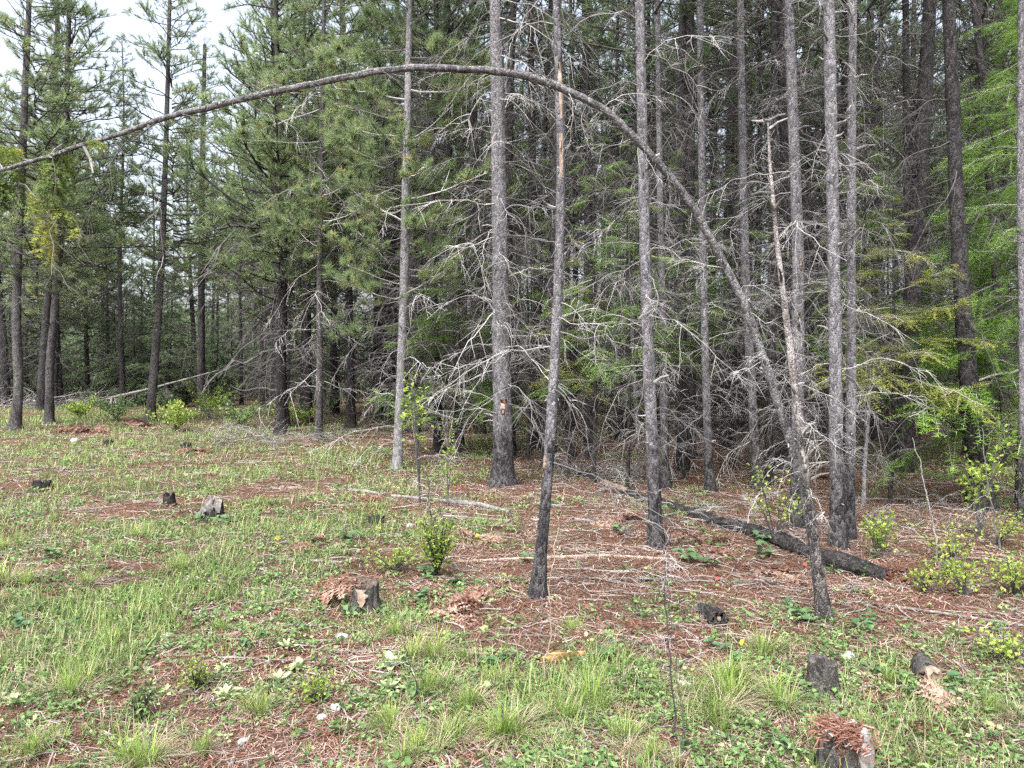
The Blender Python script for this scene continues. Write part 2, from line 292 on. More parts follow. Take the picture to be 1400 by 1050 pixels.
DEAD = [dead_branch() for _ in range(16)]
DEADM = [d.mesh("dead_branch", M['twig']) for d in DEAD]
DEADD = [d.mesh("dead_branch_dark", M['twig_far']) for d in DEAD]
DEAD_MID = [dead_branch(1.45, (5, 10), True, 3) for _ in range(14)]
DEAD_LO = [dead_branch(2.1, (4, 8), False, 3) for _ in range(12)]
PINE = [pine_bough() for _ in range(7)]; PINEM = [p_.mesh("pine_bough", [M['twig'], M['needle']]) for p_ in PINE]
PINE_LO = [pine_bough(9, 14, .125, .013, 1.5, True) for _ in range(7)]
PINE_MID = [pine_bough(10, 22, .10, .0075, 1.2, True) for _ in range(7)]
FIR = [fir_bough() for _ in range(6)]
FIRM = [f.mesh("fir_bough", [M['twig'], M['fir']]) for f in FIR]; FIRY = [f.mesh("fir_bough_yellow", [M['twig'], M['fir_yellow']]) for f in FIR]
LAR = [fir_bough(24, .02, .034, .010, .5, .45) for _ in range(5)]; LARM = [f.mesh("larch_bough", [M['twig'], M['larch']]) for f in LAR]
FIR_LO = [fir_bough(16, .03, .07, .035, .5, .3, True) for _ in range(5)]
STUB = []
for _ in range(4):
    g = Geo(); l = U(.05, .16); g.tube(np.array([[0, 0, 0], [.5 * l, 0, U(-.2, .3) * l], [l, U(-.1, .1) * l, U(-.4, .4) * l]]), [.011, .008, .004], 5); STUB.append(g.mesh("stub", M['twig']))

def crown(tem, mats, z0, z1, n, Lmax, up=(-.25, .15), shape=.8, rmin=.02, limb=0):
    g = Geo()
    for i in range(n):
        t = (i + U(0, 1)) / n; z = z0 + (z1 - z0) * t; L = Lmax * ((1 - t) ** shape * .9 + .16) * U(.55, 1.15)
        if t < .15: L *= .55 + 3 * t
        g.geo(tem[int(U(0, len(tem)))], TRS((0, 0, z), U(0, 6.283), U(*up) - .35 * t, U(-.3, .3), L), U(-.12, .12))
    return g.mesh("crown", mats)
def deadset(z0, z1, n, Lm, tem=None, mk='twig_far'):
    g = Geo()
    for i in range(n):
        z = z0 + (z1 - z0) * (i + U()) / n; g.geo((tem or DEAD_LO)[int(U(0, 12))], TRS((0, 0, z), U(0, 6.283), U(-.25, .3), U(-.5, .5), Lm * U(.45, 1.2) * min(1, .6 + z / 5)))
    return g.mesh("branches", M[mk])

# ------------------------------------------------------------------ trees along the forest edge, each from its own outline
def smooth_path(pts, n):
    pts = np.asarray(pts, float); d = np.concatenate([[0], np.cumsum(np.linalg.norm(np.diff(pts, axis=0), axis=1))]); u = np.linspace(0, d[-1], n)
    q = np.stack([np.interp(u, d, pts[:, k]) for k in range(3)], 1)
    ker = max(3, n // (len(pts) * 2) | 1); pad = ker // 2; ext = np.concatenate([2 * q[0] - q[pad:0:-1], q, 2 * q[-1] - q[-2:-pad - 2:-1]])
    return np.stack([np.convolve(ext[:, k], np.ones(ker) / ker, 'valid') for k in range(3)], 1), u
ALLB = []
def trunk_tree(name, label, cat, path, wid, H, mk='bark', group=None, old=.9, flare=.5, sides=18, Y=None, top=True, ring=.05):
    """path: points of the trunk from its foot upwards, seen in the photograph; wid: widths there."""
    base = P(*path[0]); Yb = base[1] if Y is None else Y
    if Y is not None: base = PD(path[0][0], path[0][1], Y); base[2] = gh(base[0], base[1])
    pts = [base] + [PD(x, y, Yb + .04 * (i + 1) * (1 if i % 2 else -1) * 0) for i, (x, y) in enumerate(path[1:])]
    pts = np.array(pts); rad = [w_ * Yb / F / 2 * .92 for w_ in wid]
    if top and pts[-1][2] < H:
        d = pts[-1] - pts[-2]; d = d / d[2]; d[:2] *= .6; zz = pts[-1][2]
        for f_ in (.5, 1.0):
            pts = np.vstack([pts, pts[-1] + d * (H - zz) * .5]); rad.append(rad[len(path) - 1] * (1 - f_ * .8))
    pts = pts - base; L = np.linalg.norm(np.diff(pts, axis=0), axis=1).sum(); n = int(L / ring)
    q, u = smooth_path(pts, n); dl = np.concatenate([[0], np.cumsum(np.linalg.norm(np.diff(pts, axis=0), axis=1))]); r = np.interp(u, dl, rad)
    r = r * (1 + flare * 1.25 * np.exp(-u / .16)); q = np.vstack([q[0] - [0, 0, .2], q]); r = np.concatenate([[r[0] * 1.15], r]); u = np.concatenate([[0], u])
    g = Geo(); g.tube(q, r, sides, np.clip(old * np.exp(-u / 1.1), 0, 1) * .9, 0, wob=.17, sd=len(ALLB))
    e = empty(name, base, label, cat, group); to = ob("trunk", g.mesh("trunk", M[mk], True), e); ALLB.append(base)
    return dict(e=e, t=to, q=q, r=r, base=base, u=u)
def on(tr, z):
    i = np.clip(np.searchsorted(tr['q'][:, 2], z), 1, len(tr['q']) - 1); return tr['q'][i], tr['r'][i]
def limbs(tr, n, z0, z1, Ls, meshes=None, name="branch", az=None, pitch=(-.3, .3), roll=.6):
    for i in range(n):
        z = z0 + (z1 - z0) * (i + U()) / n; c, r = on(tr, z); a = U(0, 6.283) if az is None else az[int(U(0, len(az)))] + U(-.6, .6)
        me = (meshes or DEADM)[int(U(0, len(meshes or DEADM)))]; s = U(*Ls)
        ob(name, me, tr['e'], c + .7 * r * np.array([math.cos(a), math.sin(a), 0]), (U(-roll, roll), U(*pitch), a), s)
def stubs(tr, n, z0, z1):
    for i in range(n):
        z = U(z0, z1); c, r = on(tr, z); a = U(2.6, 6.9); ob("stub", STUB[int(U(0, 4))], tr['t'], c + .85 * r * np.array([math.cos(a), math.sin(a), 0]), (0, U(-.4, .3), a), U(.7, 1.2))
def topcrown(tr, me, sc=1.0):
    c = tr['q'][-1]; ob("crown", me, tr['e'], c, (0, 0, U(0, 6.28)), sc)

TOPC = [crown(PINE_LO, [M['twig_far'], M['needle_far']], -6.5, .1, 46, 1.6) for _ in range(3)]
MIDC = [crown(PINE_MID, [M['twig_far'], M['needle']], -11, .1, 150, 2.3, shape=.7) for _ in range(3)]

T = {}
T[1] = trunk_tree("pine_tree", "slender pine with a bowed foot at the meadow's edge, alone beside a pair of trunks", "tree", [(20, 586), (26, 540), (22, 430), (25, 340), (31, 200), (40, 0)], [15, 13, 12, 11, 10, 7], 14.5, 'bark_left')
T[2] = trunk_tree("pine_tree", "straight pine in front of its darker twin at the meadow's edge", "tree", [(67, 580), (68, 500), (77, 400), (85, 300), (90, 180), (95, 0)], [13, 11, 10, 10, 8, 6], 15, 'bark_left')
T[22] = trunk_tree("pine_tree", "darker pine trunk standing close behind a straight pine at the meadow's edge", "tree", [(55, 562), (60, 480), (66, 400), (72, 250), (78, 60), (79, 0)], [12, 11, 9, 8, 7, 5], 15.5, 'bark_dark')
T[3] = trunk_tree("pine_tree", "pine with a sinuous trunk, curved foot and airy crown in low brush", "tree", [(205, 578), (208, 540), (216, 440), (222, 330), (227, 200), (232, 0)], [14, 12, 10.5, 9, 7, 5], 14.6, 'bark_left')
T[4] = trunk_tree("pine_tree", "thin dark pine with pale green needle tufts, standing by a brush pile", "tree", [(436, 602), (437, 500), (437, 350), (440, 180), (443, 0)], [11, 9, 8, 7, 5], 12.5, 'bark_left')
T[5] = trunk_tree("pine_tree", "smooth pale grey pine with green needle boughs beside a leafy sapling", "tree", [(543, 643), (547, 540), (551, 430), (554, 300), (558, 100), (560, 0)], [15, 13, 12.5, 12, 10, 8.5], 11, 'bark_pale', old=.2, flare=.15)
T[6] = trunk_tree("pine_tree", "thickest grey pine trunk with a resin wound near its flared foot", "tree", [(687, 665), (687, 560), (684, 400), (682, 250), (680, 100), (677, 0)], [31, 27, 24, 22, 20, 17], 14, 'bark', sides=26)
T[7] = trunk_tree("pine_tree", "slim leaning pine with a dark foot and a tan debarked strip high up", "tree", [(734, 818), (741, 740), (750, 630), (758, 500), (765, 350), (767, 200), (763, 80), (760, 0)], [20, 17, 16, 15, 14, 12, 11, 10], 9, 'bark', old=1.15)
T[8] = trunk_tree("pine_tree", "grey pine standing just in front of the fallen log, crossed by the arched tree", "tree", [(897, 748), (893, 640), (886, 480), (881, 330), (878, 180), (874, 0)], [19, 19, 17.5, 16, 15, 14], 12, 'bark', sides=22)
T[9] = trunk_tree("pine_tree", "thin pine close behind the grey pine at the fallen log", "tree", [(910, 668), (907, 550), (905, 400), (902, 250), (899, 0)], [12, 11.5, 10, 9, 8], 11, 'bark')
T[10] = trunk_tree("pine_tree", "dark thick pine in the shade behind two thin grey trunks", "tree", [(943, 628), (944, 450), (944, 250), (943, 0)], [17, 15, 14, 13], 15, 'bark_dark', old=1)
T[11] = trunk_tree("pine_tree", "thin straight pine in front of a darker thick trunk", "tree", [(971, 672), (966, 560), (962, 400), (959, 200), (957, 0)], [13, 12, 11, 10, 9], 12, 'bark')
T[12] = trunk_tree("pine_tree", "grey pine behind the arched tree's curve, one of two standing side by side", "tree", [(1035, 668), (1028, 540), (1020, 400), (1016, 250), (1012, 0)], [14, 13, 12, 11, 10], 12.5, 'bark')
T[13] = trunk_tree("pine_tree", "darker of the two slim pines behind the arched tree", "tree", [(1050, 662), (1053, 540), (1058, 380), (1060, 200), (1058, 0)], [12, 11, 11, 10, 9], 12.5, 'bark_dark')
T[14] = trunk_tree("pine_tree", "grey pine with a swerving trunk and tan scar, behind the pale snag", "tree", [(1088, 722), (1090, 600), (1092, 460), (1091, 330), (1084, 150), (1078, 0)], [17, 17, 17, 16, 15, 14], 12, 'bark', old=1)
T[16] = trunk_tree("pine_tree", "stout straight grey pine standing behind the charred end of the log", "tree", [(1146, 748), (1143, 600), (1142, 450), (1138, 250), (1133, 0)], [20, 19, 18, 17, 15], 12, 'bark', sides=22)
T[17] = trunk_tree("pine_tree", "slimmer speckled pine right beside the stout straight pine", "tree", [(1160, 738), (1163, 600), (1164, 450), (1164, 250), (1166, 0)], [15, 14, 13, 12, 11], 12, 'bark')
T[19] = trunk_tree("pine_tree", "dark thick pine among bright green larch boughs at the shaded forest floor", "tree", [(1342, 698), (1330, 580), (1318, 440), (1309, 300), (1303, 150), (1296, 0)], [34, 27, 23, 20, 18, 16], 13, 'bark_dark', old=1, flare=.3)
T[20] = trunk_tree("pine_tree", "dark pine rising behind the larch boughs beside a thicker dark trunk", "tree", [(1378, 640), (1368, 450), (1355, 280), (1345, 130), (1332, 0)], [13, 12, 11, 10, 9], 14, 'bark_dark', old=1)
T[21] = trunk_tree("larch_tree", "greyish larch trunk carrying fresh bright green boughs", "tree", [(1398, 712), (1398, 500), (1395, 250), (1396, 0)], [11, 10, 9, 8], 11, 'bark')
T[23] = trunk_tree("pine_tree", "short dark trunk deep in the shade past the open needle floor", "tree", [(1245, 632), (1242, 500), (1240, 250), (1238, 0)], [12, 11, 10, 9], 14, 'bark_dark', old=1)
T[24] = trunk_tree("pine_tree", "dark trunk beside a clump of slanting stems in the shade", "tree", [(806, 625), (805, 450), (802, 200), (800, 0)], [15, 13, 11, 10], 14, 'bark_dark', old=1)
T[25] = trunk_tree("dead_sapling", "slanting dark dead stem in a clump beside a shaded trunk", "tree", [(786, 628), (775, 590), (762, 540), (752, 480)], [9, 8, 6, 4], 3, 'bark_dark', top=False, flare=.2)
T[26] = trunk_tree("pine_tree", "dark narrow trunk behind the thick pine with the resin wound", "tree", [(733, 612), (731, 450), (728, 200), (725, 0)], [12, 11, 10, 9], 15, 'bark_dark', old=1)
T[27] = trunk_tree("dead_sapling", "pale thin bare pole rising beside the speckled pine", "tree", [(1181, 690), (1182, 640), (1188, 560), (1190, 505)], [6, 5.5, 5, 4], 3, 'bark_pale', top=False, old=0, flare=.1)
T[28] = trunk_tree("dead_sapling", "pale crooked bare pole behind the grey pine at the log", "tree", [(874, 612), (870, 560), (864, 450), (858, 330), (856, 260)], [7, 7, 6, 5, 4], 3, 'bark_pale', top=False, old=0, flare=.1)
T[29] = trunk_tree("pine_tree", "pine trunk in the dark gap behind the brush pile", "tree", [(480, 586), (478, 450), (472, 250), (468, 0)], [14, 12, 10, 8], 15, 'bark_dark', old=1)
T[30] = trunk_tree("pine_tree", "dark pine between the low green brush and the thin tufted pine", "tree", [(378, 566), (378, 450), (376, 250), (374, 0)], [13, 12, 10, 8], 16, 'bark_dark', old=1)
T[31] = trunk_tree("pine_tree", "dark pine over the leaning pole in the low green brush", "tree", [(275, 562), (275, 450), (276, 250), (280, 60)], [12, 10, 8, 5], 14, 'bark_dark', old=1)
# pale snag and the arched tree at its foot
T[15] = trunk_tree("dead_snag", "pale pinkish dead snag with charred foot, leaning against the arched tree", "snag", [(1127, 848), (1120, 790), (1110, 715), (1100, 640), (1089, 544), (1075, 437), (1062, 330), (1053, 230), (1050, 165)], [19, 16, 15, 14.5, 13, 10, 7, 4.5, 2.5], 3, 'bark_snag', top=False, old=1.35, flare=.45)
arch = [(1124, 838, 4.98), (1112, 745, 4.97), (1097, 665, 4.96), (1080, 600, 4.95), (1057, 530, 4.94), (1036, 465, 4.93), (1018, 416, 4.92), (996, 372, 4.9), (971, 325, 4.88), (950, 286, 4.86), (915, 240, 4.84), (879, 200, 4.8), (825, 150, 4.77), (764, 118, 4.74), (715, 103, 4.7), (664, 96, 4.67), (575, 93, 4.6), (510, 99, 4.55), (450, 109, 4.5), (385, 124, 4.46), (321, 137, 4.42), (268, 151, 4.4), (214, 165, 4.36), (160, 184, 4.32), (107, 200, 4.3), (50, 217, 4.26), (0, 232, 4.22), (-90, 268, 4.17), (-180, 315, 4.12), (-250, 365, 4.1)]
wd = [15, 14, 13.5, 13.5, 13.5, 13.5, 13.5, 13.5, 13.5, 13.5, 13.5, 13.5, 13.5, 13, 13, 13, 12.5, 12, 12, 11.5, 11.5, 11, 10.5, 10, 9, 8.5, 8, 6, 4, 2]
A0 = PD(*arch[0]); A0[2] = gh(A0[0], A0[1]) - .05
ap = np.array([A0] + [PD(*a) for a in arch[1:]]) - A0; ar = np.array([w_ * a[2] / F / 2 * .83 for w_, a in zip(wd, arch)]) * np.linspace(1.05, .72, len(arch))
q, u = smooth_path(ap, 230); dl = np.concatenate([[0], np.cumsum(np.linalg.norm(np.diff(ap, axis=0), axis=1))])
q[3:] += np.stack([np.convolve(rng.normal(0, .005, len(q) - 3 + 8), np.ones(9) / 4, 'valid') for _ in range(3)], 1) * np.array([.6, 1, 1])
g = Geo(); g.tube(q, np.interp(u, dl, ar) * (1 + .10 * np.clip(rng.normal(0, 1, len(u)), 0, 2.2) * (rng.random(len(u)) < .25)), 18, np.clip(1.1 * np.exp(-u / .5), 0, 1), wob=.2, sd=3)
ea = empty("arched_tree", A0, "slender tree bent over in one long arch across the clearing", "tree"); eat = ob("trunk", g.mesh("trunk", M['bark_arch'], True), ea)
AR = dict(e=ea, q=q, r=np.interp(u, dl, ar), u=u)
for i in range(40): j = int(U(.03, .95) * 229); ob("stub", STUB[int(U(0, 4))], eat, q[j], (U(-1, 1), U(-1.5, 1.5), U(0, 6.28)), U(.5, 1.1))
for i in range(46):                                     # thin dead twigs hanging from the arch
    f = U(.36, .97); j = int(f * 229); down = U() < .7
    a = (math.pi if U() < .6 else 0) + U(-.8, .8); s = U(.25, .75) * (1.1 if f > .7 else .7)
    ob("branch", DEADM[int(U(0, 16))], ea, q[j], (U(-.6, .6), U(.3, 1.3) if down else U(-.8, -.1), a), s)
for i in range(26):
    j = int(U(.02, .34) * 229); a = U(0, 6.28); ob("branch", DEADM[int(U(0, 16))], ea, q[j], (U(-.6, .6), U(-.4, .6), a), U(.2, .6))
M['cedar'] = leafmat("hanging_spray", ((0, (.05, .085, .02)), (.5, (.11, .16, .035)), (1, (.22, .26, .06))), .4)
FH = [fir_bough(20, .02, .05, .024, .7, .9) for _ in range(3)]; FHM = [f.mesh("hanging_bough", [M['twig'], M['cedar']]) for f in FH]; FHY = [f.mesh("hanging_bough_y", [M['twig'], M['fir_yellow']]) for f in FH]
for (x, y, a, pt, s, me) in ((40, 222, 3.4, .55, .30, FHM[0]), (70, 212, 5.6, .7, .34, FHM[1]), (25, 250, .3, .45, .42, FHY[1]), (60, 280, .1, .25, .30, FHY[2]), (10, 235, 4.2, .9, .3, FHM[2]), (95, 203, 2.8, .5, .3, FHM[2]), (110, 192, .2, -.2, .16, FHY[0]), (30, 200, 2.9, .1, .3, FHY[2]), (-60, 255, 4, .5, .45, FHM[0]), (-120, 290, 2, .6, .5, FHM[1])):
    ob("bough", me, ea, PD(x, y, 4.27) - A0, (0, pt, a), s)

# branches of the edge trees
for k, n, z0, z1, Ls in ((6, 70, .9, 7.5, (.4, 1.5)), (7, 26, .7, 4.6, (.3, .9)), (8, 34, .9, 5.5, (.3, 1.0)), (9, 34, .7, 6, (.4, 1.1)), (10, 40, .9, 8, (.5, 1.3)), (11, 36, .6, 6, (.4, 1.1)), (12, 36, .6, 6.5, (.4, 1.1)), (13, 34, .6, 6.5, (.4, 1.1)), (14, 36, .6, 5.5, (.4, 1.1)),
                         (16, 34, .6, 5, (.25, .8)), (17, 34, .5, 5, (.25, .85)), (19, 44, .8, 6, (.6, 1.6)), (20, 40, .8, 8, (.6, 1.5)), (23, 40, 1, 9, (.6, 1.5)), (24, 44, 1, 9, (.6, 1.5)), (26, 44, 1, 9, (.6, 1.6)), (15, 18, .8, 2.5, (.12, .4)), (28, 16, .5, 2.9, (.3, .9)), (27, 6, .4, 1.5, (.15, .4)), (25, 8, .3, 1.2, (.3, .7)),
                         (5, 34, .4, 4.5, (.6, 1.5)), (4, 34, .7, 6, (.7, 1.7)), (1, 26, 1.5, 9, (.8, 1.9)), (2, 26, 1.5, 9, (.8, 2.0)), (22, 22, 1.5, 9, (.8, 2.0)), (3, 38, .8, 9, (1.0, 2.4)), (29, 40, 1, 9, (.8, 2.0)), (30, 40, 1, 10, (1, 2.2)), (31, 36, 1, 9, (1, 2.2))):
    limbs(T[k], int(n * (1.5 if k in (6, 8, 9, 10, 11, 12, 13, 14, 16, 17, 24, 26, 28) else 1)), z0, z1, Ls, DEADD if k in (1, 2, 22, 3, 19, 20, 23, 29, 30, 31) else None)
M['twig_pale'] = woodmat("dead_twig_bleached", ((.15, (.07, .066, .065)), (.5, (.20, .193, .19)), (.85, (.42, .41, .40))), (60, 60, 60), obj=.6)
HERO = [dead_branch(U(1.2, 1.7), (5, 11)).mesh("dead_limb", M['twig_pale']) for _ in range(12)]
for k, n, z0, z1, Ls in ((6, 26, .7, 4.2, (.6, 1.35)), (7, 4, 1.4, 3.0, (.3, .6)), (8, 10, .8, 3.4, (.35, .75)), (9, 14, .5, 3.4, (.5, 1.1)), (28, 10, .6, 2.8, (.5, .9)), (11, 9, .5, 3.5, (.5, .9)), (12, 9, .5, 3.5, (.5, 1.0)), (14, 9, .6, 3.4, (.4, .9)), (16, 7, .7, 3, (.4, .8)), (17, 9, .5, 3.2, (.5, .95)), (5, 10, .5, 2.8, (.6, 1.2)), (24, 12, .6, 3.5, (.7, 1.4)), (15, 5, 1.0, 2.2, (.2, .4))):
    limbs(T[k], n, z0, z1, Ls, HERO)
for k in (6, 7, 8, 9, 11, 12, 14, 16, 17, 15): stubs(T[k], 14, .3, 4.8)
for k in (6, 8, 9, 10, 11, 12, 13, 14, 16, 17, 19, 20, 23, 24, 26): topcrown(T[k], TOPC[k % 3], U(.8, 1.0))
topcrown(T[7], TOPC[0], .5)
for k, s in ((1, 1.0), (2, 1.0), (22, .95), (3, .95), (29, 1.0), (30, 1.05), (31, .85)): topcrown(T[k], MIDC[k % 3], s)
limbs(T[5], 110, 2.7, 10.8, (.7, 1.5), PINEM, "bough", pitch=(-.35, .2)); limbs(T[4], 90, 4.0, 12.2, (.8, 1.7), PINEM, "bough", pitch=(-.35, .2))
for (x, y, k, s, a) in ((505, 415, 5, .75, 2.9), (520, 385, 5, .6, 3.3), (500, 460, 5, 1.05, 3.0), (480, 360, 5, .9, 3.2), (560, 415, 5, .35, 5.0), (450, 425, 4, .5, 6.0), (445, 455, 4, .8, 5.7), (460, 300, 4, .8, .2), (470, 270, 4, 1.2, 6.1), (455, 225, 4, 1.2, 5.9)):
    tr = T[k]; p_ = PD(x, y, tr['base'][1] - .1); c, r = on(tr, p_[2] - tr['base'][2] + .05); ob("bough", PINEM[int(U(0, 7))], tr['e'], c, (0, U(-.12, .12), a), s)
# the wound, scars and peeled strips
def patch(tr, z0, z1, ang, half, mk, name, nz=10, off=.006):
    g = Geo(); z = np.linspace(z0, z1, nz); V = []
    for i, zz in enumerate(z):
        c, r = on(tr, zz); hw = half * math.sin(math.pi * min(1, (i + .6) / nz)) ** .5 * U(.75, 1.15)
        for a in np.linspace(-1, 1, 6): V.append(c + (r + off * (1 - .9 * abs(a)) + U(0, .002)) * np.array([math.cos(ang + a * hw), math.sin(ang + a * hw), 0]))
    ii = np.arange(nz * 6).reshape(nz, 6); g.add(np.array(V), np.stack([ii[:-1, :-1], ii[:-1, 1:], ii[1:, 1:], ii[1:, :-1]], -1).reshape(-1, 4)); return ob(name, g.mesh(name, M[mk], True), tr['t'])
A_ = -math.pi / 2
patch(T[6], .98, 1.13, A_ + .1, .34, 'wood_tan', "resin_wound", off=.012); patch(T[6], 1.12, 1.2, A_ + .2, .42, 'wood_rot', "resin_wound", off=.02); patch(T[7], 3.3, 3.7, A_ + .3, .5, 'wood_tan', "peeled_strip", off=.003); patch(T[7], 2.9, 3.2, A_ + .1, .5, 'wood_tan', "peeled_strip", off=.003)
patch(T[7], .85, 1.0, A_ - .9, .35, 'wood_tan', "peeled_strip"); patch(T[15], .95, 1.08, A_ - .3, .55, 'wood_grey', "broken_patch", off=.01); patch(T[14], 2.0, 2.2, A_ - .3, .4, 'cut', "bark_scar"); patch(T[14], 2.6, 2.72, A_ + .1, .3, 'wood_tan', "bark_scar")

# ------------------------------------------------------------------ fir and larch understorey
def fir_tree(name, label, px, py, H, meshes, n, L, group=None, r=.03, z0=.5, barkk='bark_dark', Y=None, az=None):
    b = P(px, py) if Y is None else PD(px, py, Y); b[2] = gh(b[0], b[1])
    e = empty(name, b, label, "tree", group); g = Geo(); z = np.linspace(-.15, H, 14); pts = np.stack([.02 * np.sin(z * 1.3), .02 * np.cos(z), z], 1); g.tube(pts, np.linspace(r, .006, 14), 9, .6, wob=.15)
    ob("trunk", g.mesh("trunk", M[barkk], True), e)
    for i in range(n):
        t = (i + U()) / n; zz = z0 + (H - z0) * t; a = U(0, 6.283) if az is None else U(*az); s = L * ((1 - t) ** .8 + .12) * U(.7, 1.15)
        ob("bough", meshes[int(U(0, len(meshes)))], e, (0, 0, zz), (U(-.3, .3), U(-.3, .25), a), s)
fir_tree("young_fir", "young fir with drooping green boughs behind the slim leaning pine", 812, 660, 5.2, FIRM, 46, .9, z0=1.2)
fir_tree("young_fir", "young fir with yellow-green boughs between the leaning pine and the thick pine", 778, 652, 3.8, FIRY, 22, .85, z0=1.3)
fir_tree("young_fir", "young fir half hidden by the grey pine at the fallen log", 935, 655, 5.0, FIRM, 44, .95, z0=1.5)
fir_tree("young_fir", "dense green fir behind the thick pine with the resin wound", 628, 622, 6.0, FIRM, 70, 1.5, z0=.5)
fir_tree("young_fir", "slight green fir in the gap beside the thin pine at the log", 858, 672, 4.8, FIRM, 34, .85, z0=1.7)
fir_tree("young_fir", "green fir spreading behind the two slim pines near the arched tree", 1004, 645, 5.6, FIRM, 30, 1.0, z0=2.0)
fir_tree("young_fir", "green fir close behind the stout and the speckled pines", 1180, 650, 6.2, FIRM, 30, 1.15, z0=1.9)
fir_tree("young_fir", "tall green fir filling the gap between the thick pine and the leaning pine", 722, 630, 7.0, FIRM, 34, 1.0, z0=2.4)
fir_tree("young_fir", "yellowing fir with wide flat boughs on the shaded needle floor", 1218, 690, 3.6, FIRY, 30, 1.25, z0=1.2)
fir_tree("young_fir", "green fir behind the yellowing fir in the shade", 1212, 620, 6.5, FIRM, 46, 1.5, z0=1.2)
fir_tree("young_larch", "bright green young larch leaning over the dark thick pine", 1392, 690, 6.8, LARM, 58, 1.5, z0=.9)
fir_tree("young_larch", "tall bright green larch behind the dark thick pine", 1405, 640, 10, LARM, 64, 2.0, z0=1.5)
fir_tree("young_larch", "small larch with soft green boughs beside the larch-hidden dark trunk", 1318, 622, 7, LARM, 34, 1.4, z0=2.0)

# ------------------------------------------------------------------ the stand behind
def bgtree(H, r, cz, ncr, Lc, nd, tem, mats, dz=(.8, 8), Ld=1.5, bark='bark_dark', dt=None, dm='twig_far'):
    g = Geo(); z = np.concatenate([[-.3], np.linspace(0, H, 22)]); ph = U(0, 6); pts = np.stack([.06 * np.sin(z * .5 + ph), .06 * np.cos(z * .43 + ph), z], 1); rr = r * (1 - .85 * np.clip(z / H, 0, 1) ** 1.2) * (1 + .4 * np.exp(-np.clip(z, 0, 9) / .25))
    g.tube(pts, rr, 10, np.clip(np.exp(-z / 2.5), 0, 1), wob=.12, sd=H)
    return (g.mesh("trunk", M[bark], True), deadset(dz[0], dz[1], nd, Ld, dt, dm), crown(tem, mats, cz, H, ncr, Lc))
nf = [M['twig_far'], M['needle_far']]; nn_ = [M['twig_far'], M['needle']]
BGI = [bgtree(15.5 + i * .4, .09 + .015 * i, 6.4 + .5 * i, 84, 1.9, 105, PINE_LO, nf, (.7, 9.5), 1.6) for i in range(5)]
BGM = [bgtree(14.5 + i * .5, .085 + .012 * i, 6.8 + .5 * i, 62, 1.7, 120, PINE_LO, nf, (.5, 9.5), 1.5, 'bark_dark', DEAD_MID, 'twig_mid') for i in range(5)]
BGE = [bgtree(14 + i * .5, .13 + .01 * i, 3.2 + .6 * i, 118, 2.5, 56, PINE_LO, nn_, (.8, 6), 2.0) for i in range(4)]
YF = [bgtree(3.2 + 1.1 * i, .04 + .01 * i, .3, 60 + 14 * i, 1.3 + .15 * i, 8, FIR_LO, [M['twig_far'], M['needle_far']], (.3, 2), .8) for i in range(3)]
def clear(x, y, d):
    return all((x - b_[0]) ** 2 + (y - b_[1]) ** 2 > d * d for b_ in ALLB)
def plant_bg(protos, name, label, group, x, y, s):
    tr, dd, cr = protos[int(U(0, len(protos)))]; e = empty(name, (x, y, float(gh(x, y))), label, "tree", group, (U(-.03, .03), U(-.03, .03), U(0, 6.28)), (s, s, s * U(.92, 1.08)))
    ob("trunk", tr, e); ob("branches", dd, e); ob("crown", cr, e); ALLB.append(np.array([x, y, 0]))
def scatter(n, pxr, Yr, mind, protos, name, label, group, sr=(.9, 1.12)):
    k = 0; tries = 0
    while k < n and tries < n * 60:
        tries += 1; Yy = math.sqrt(U(Yr[0] ** 2, Yr[1] ** 2)); px = U(*pxr); x = (px - CX) / F * Yy
        if clear(x, Yy, mind): plant_bg(protos, name, label, group, x, Yy, U(*sr)); k += 1
scatter(36, (560, 1480), (11.5, 20), 1.2, BGM, "forest_pine", "slim bare-limbed pine in the shaded stand behind the edge trees", "pines in the shaded stand", (.85, 1.1))
scatter(98, (500, 1500), (20, 48), 1.3, BGI, "deep_forest_pine", "thin dark pine deep inside the forest", "pines deep inside the forest")
scatter(12, (385, 640), (16, 27), 1.7, BGE, "green_pine", "bushy green pine behind the pale grey pine and the tufted thin pine", "bushy pines behind the pale grey pine", (.9, 1.05))
scatter(13, (-60, 420), (28, 44), 2.2, BGE, "meadow_pine", "green pine standing beyond the far edge of the meadow", "green pines beyond the meadow", (.85, 1.08))
scatter(16, (-60, 480), (30, 48), 1.2, BGI, "meadow_stand_pine", "thin pine trunk among the green pines beyond the meadow", "thin pines beyond the meadow", (.75, .95))
scatter(26, (-60, 470), (29, 45), 1.2, YF, "small_fir", "small fir growing low beyond the far edge of the meadow", "small firs beyond the meadow", (.8, 1.3))
scatter(20, (480, 1450), (18, 36), 1.2, YF, "shade_fir", "small fir growing in the shade under the dense pines", "small firs under the pines", (.8, 1.3))

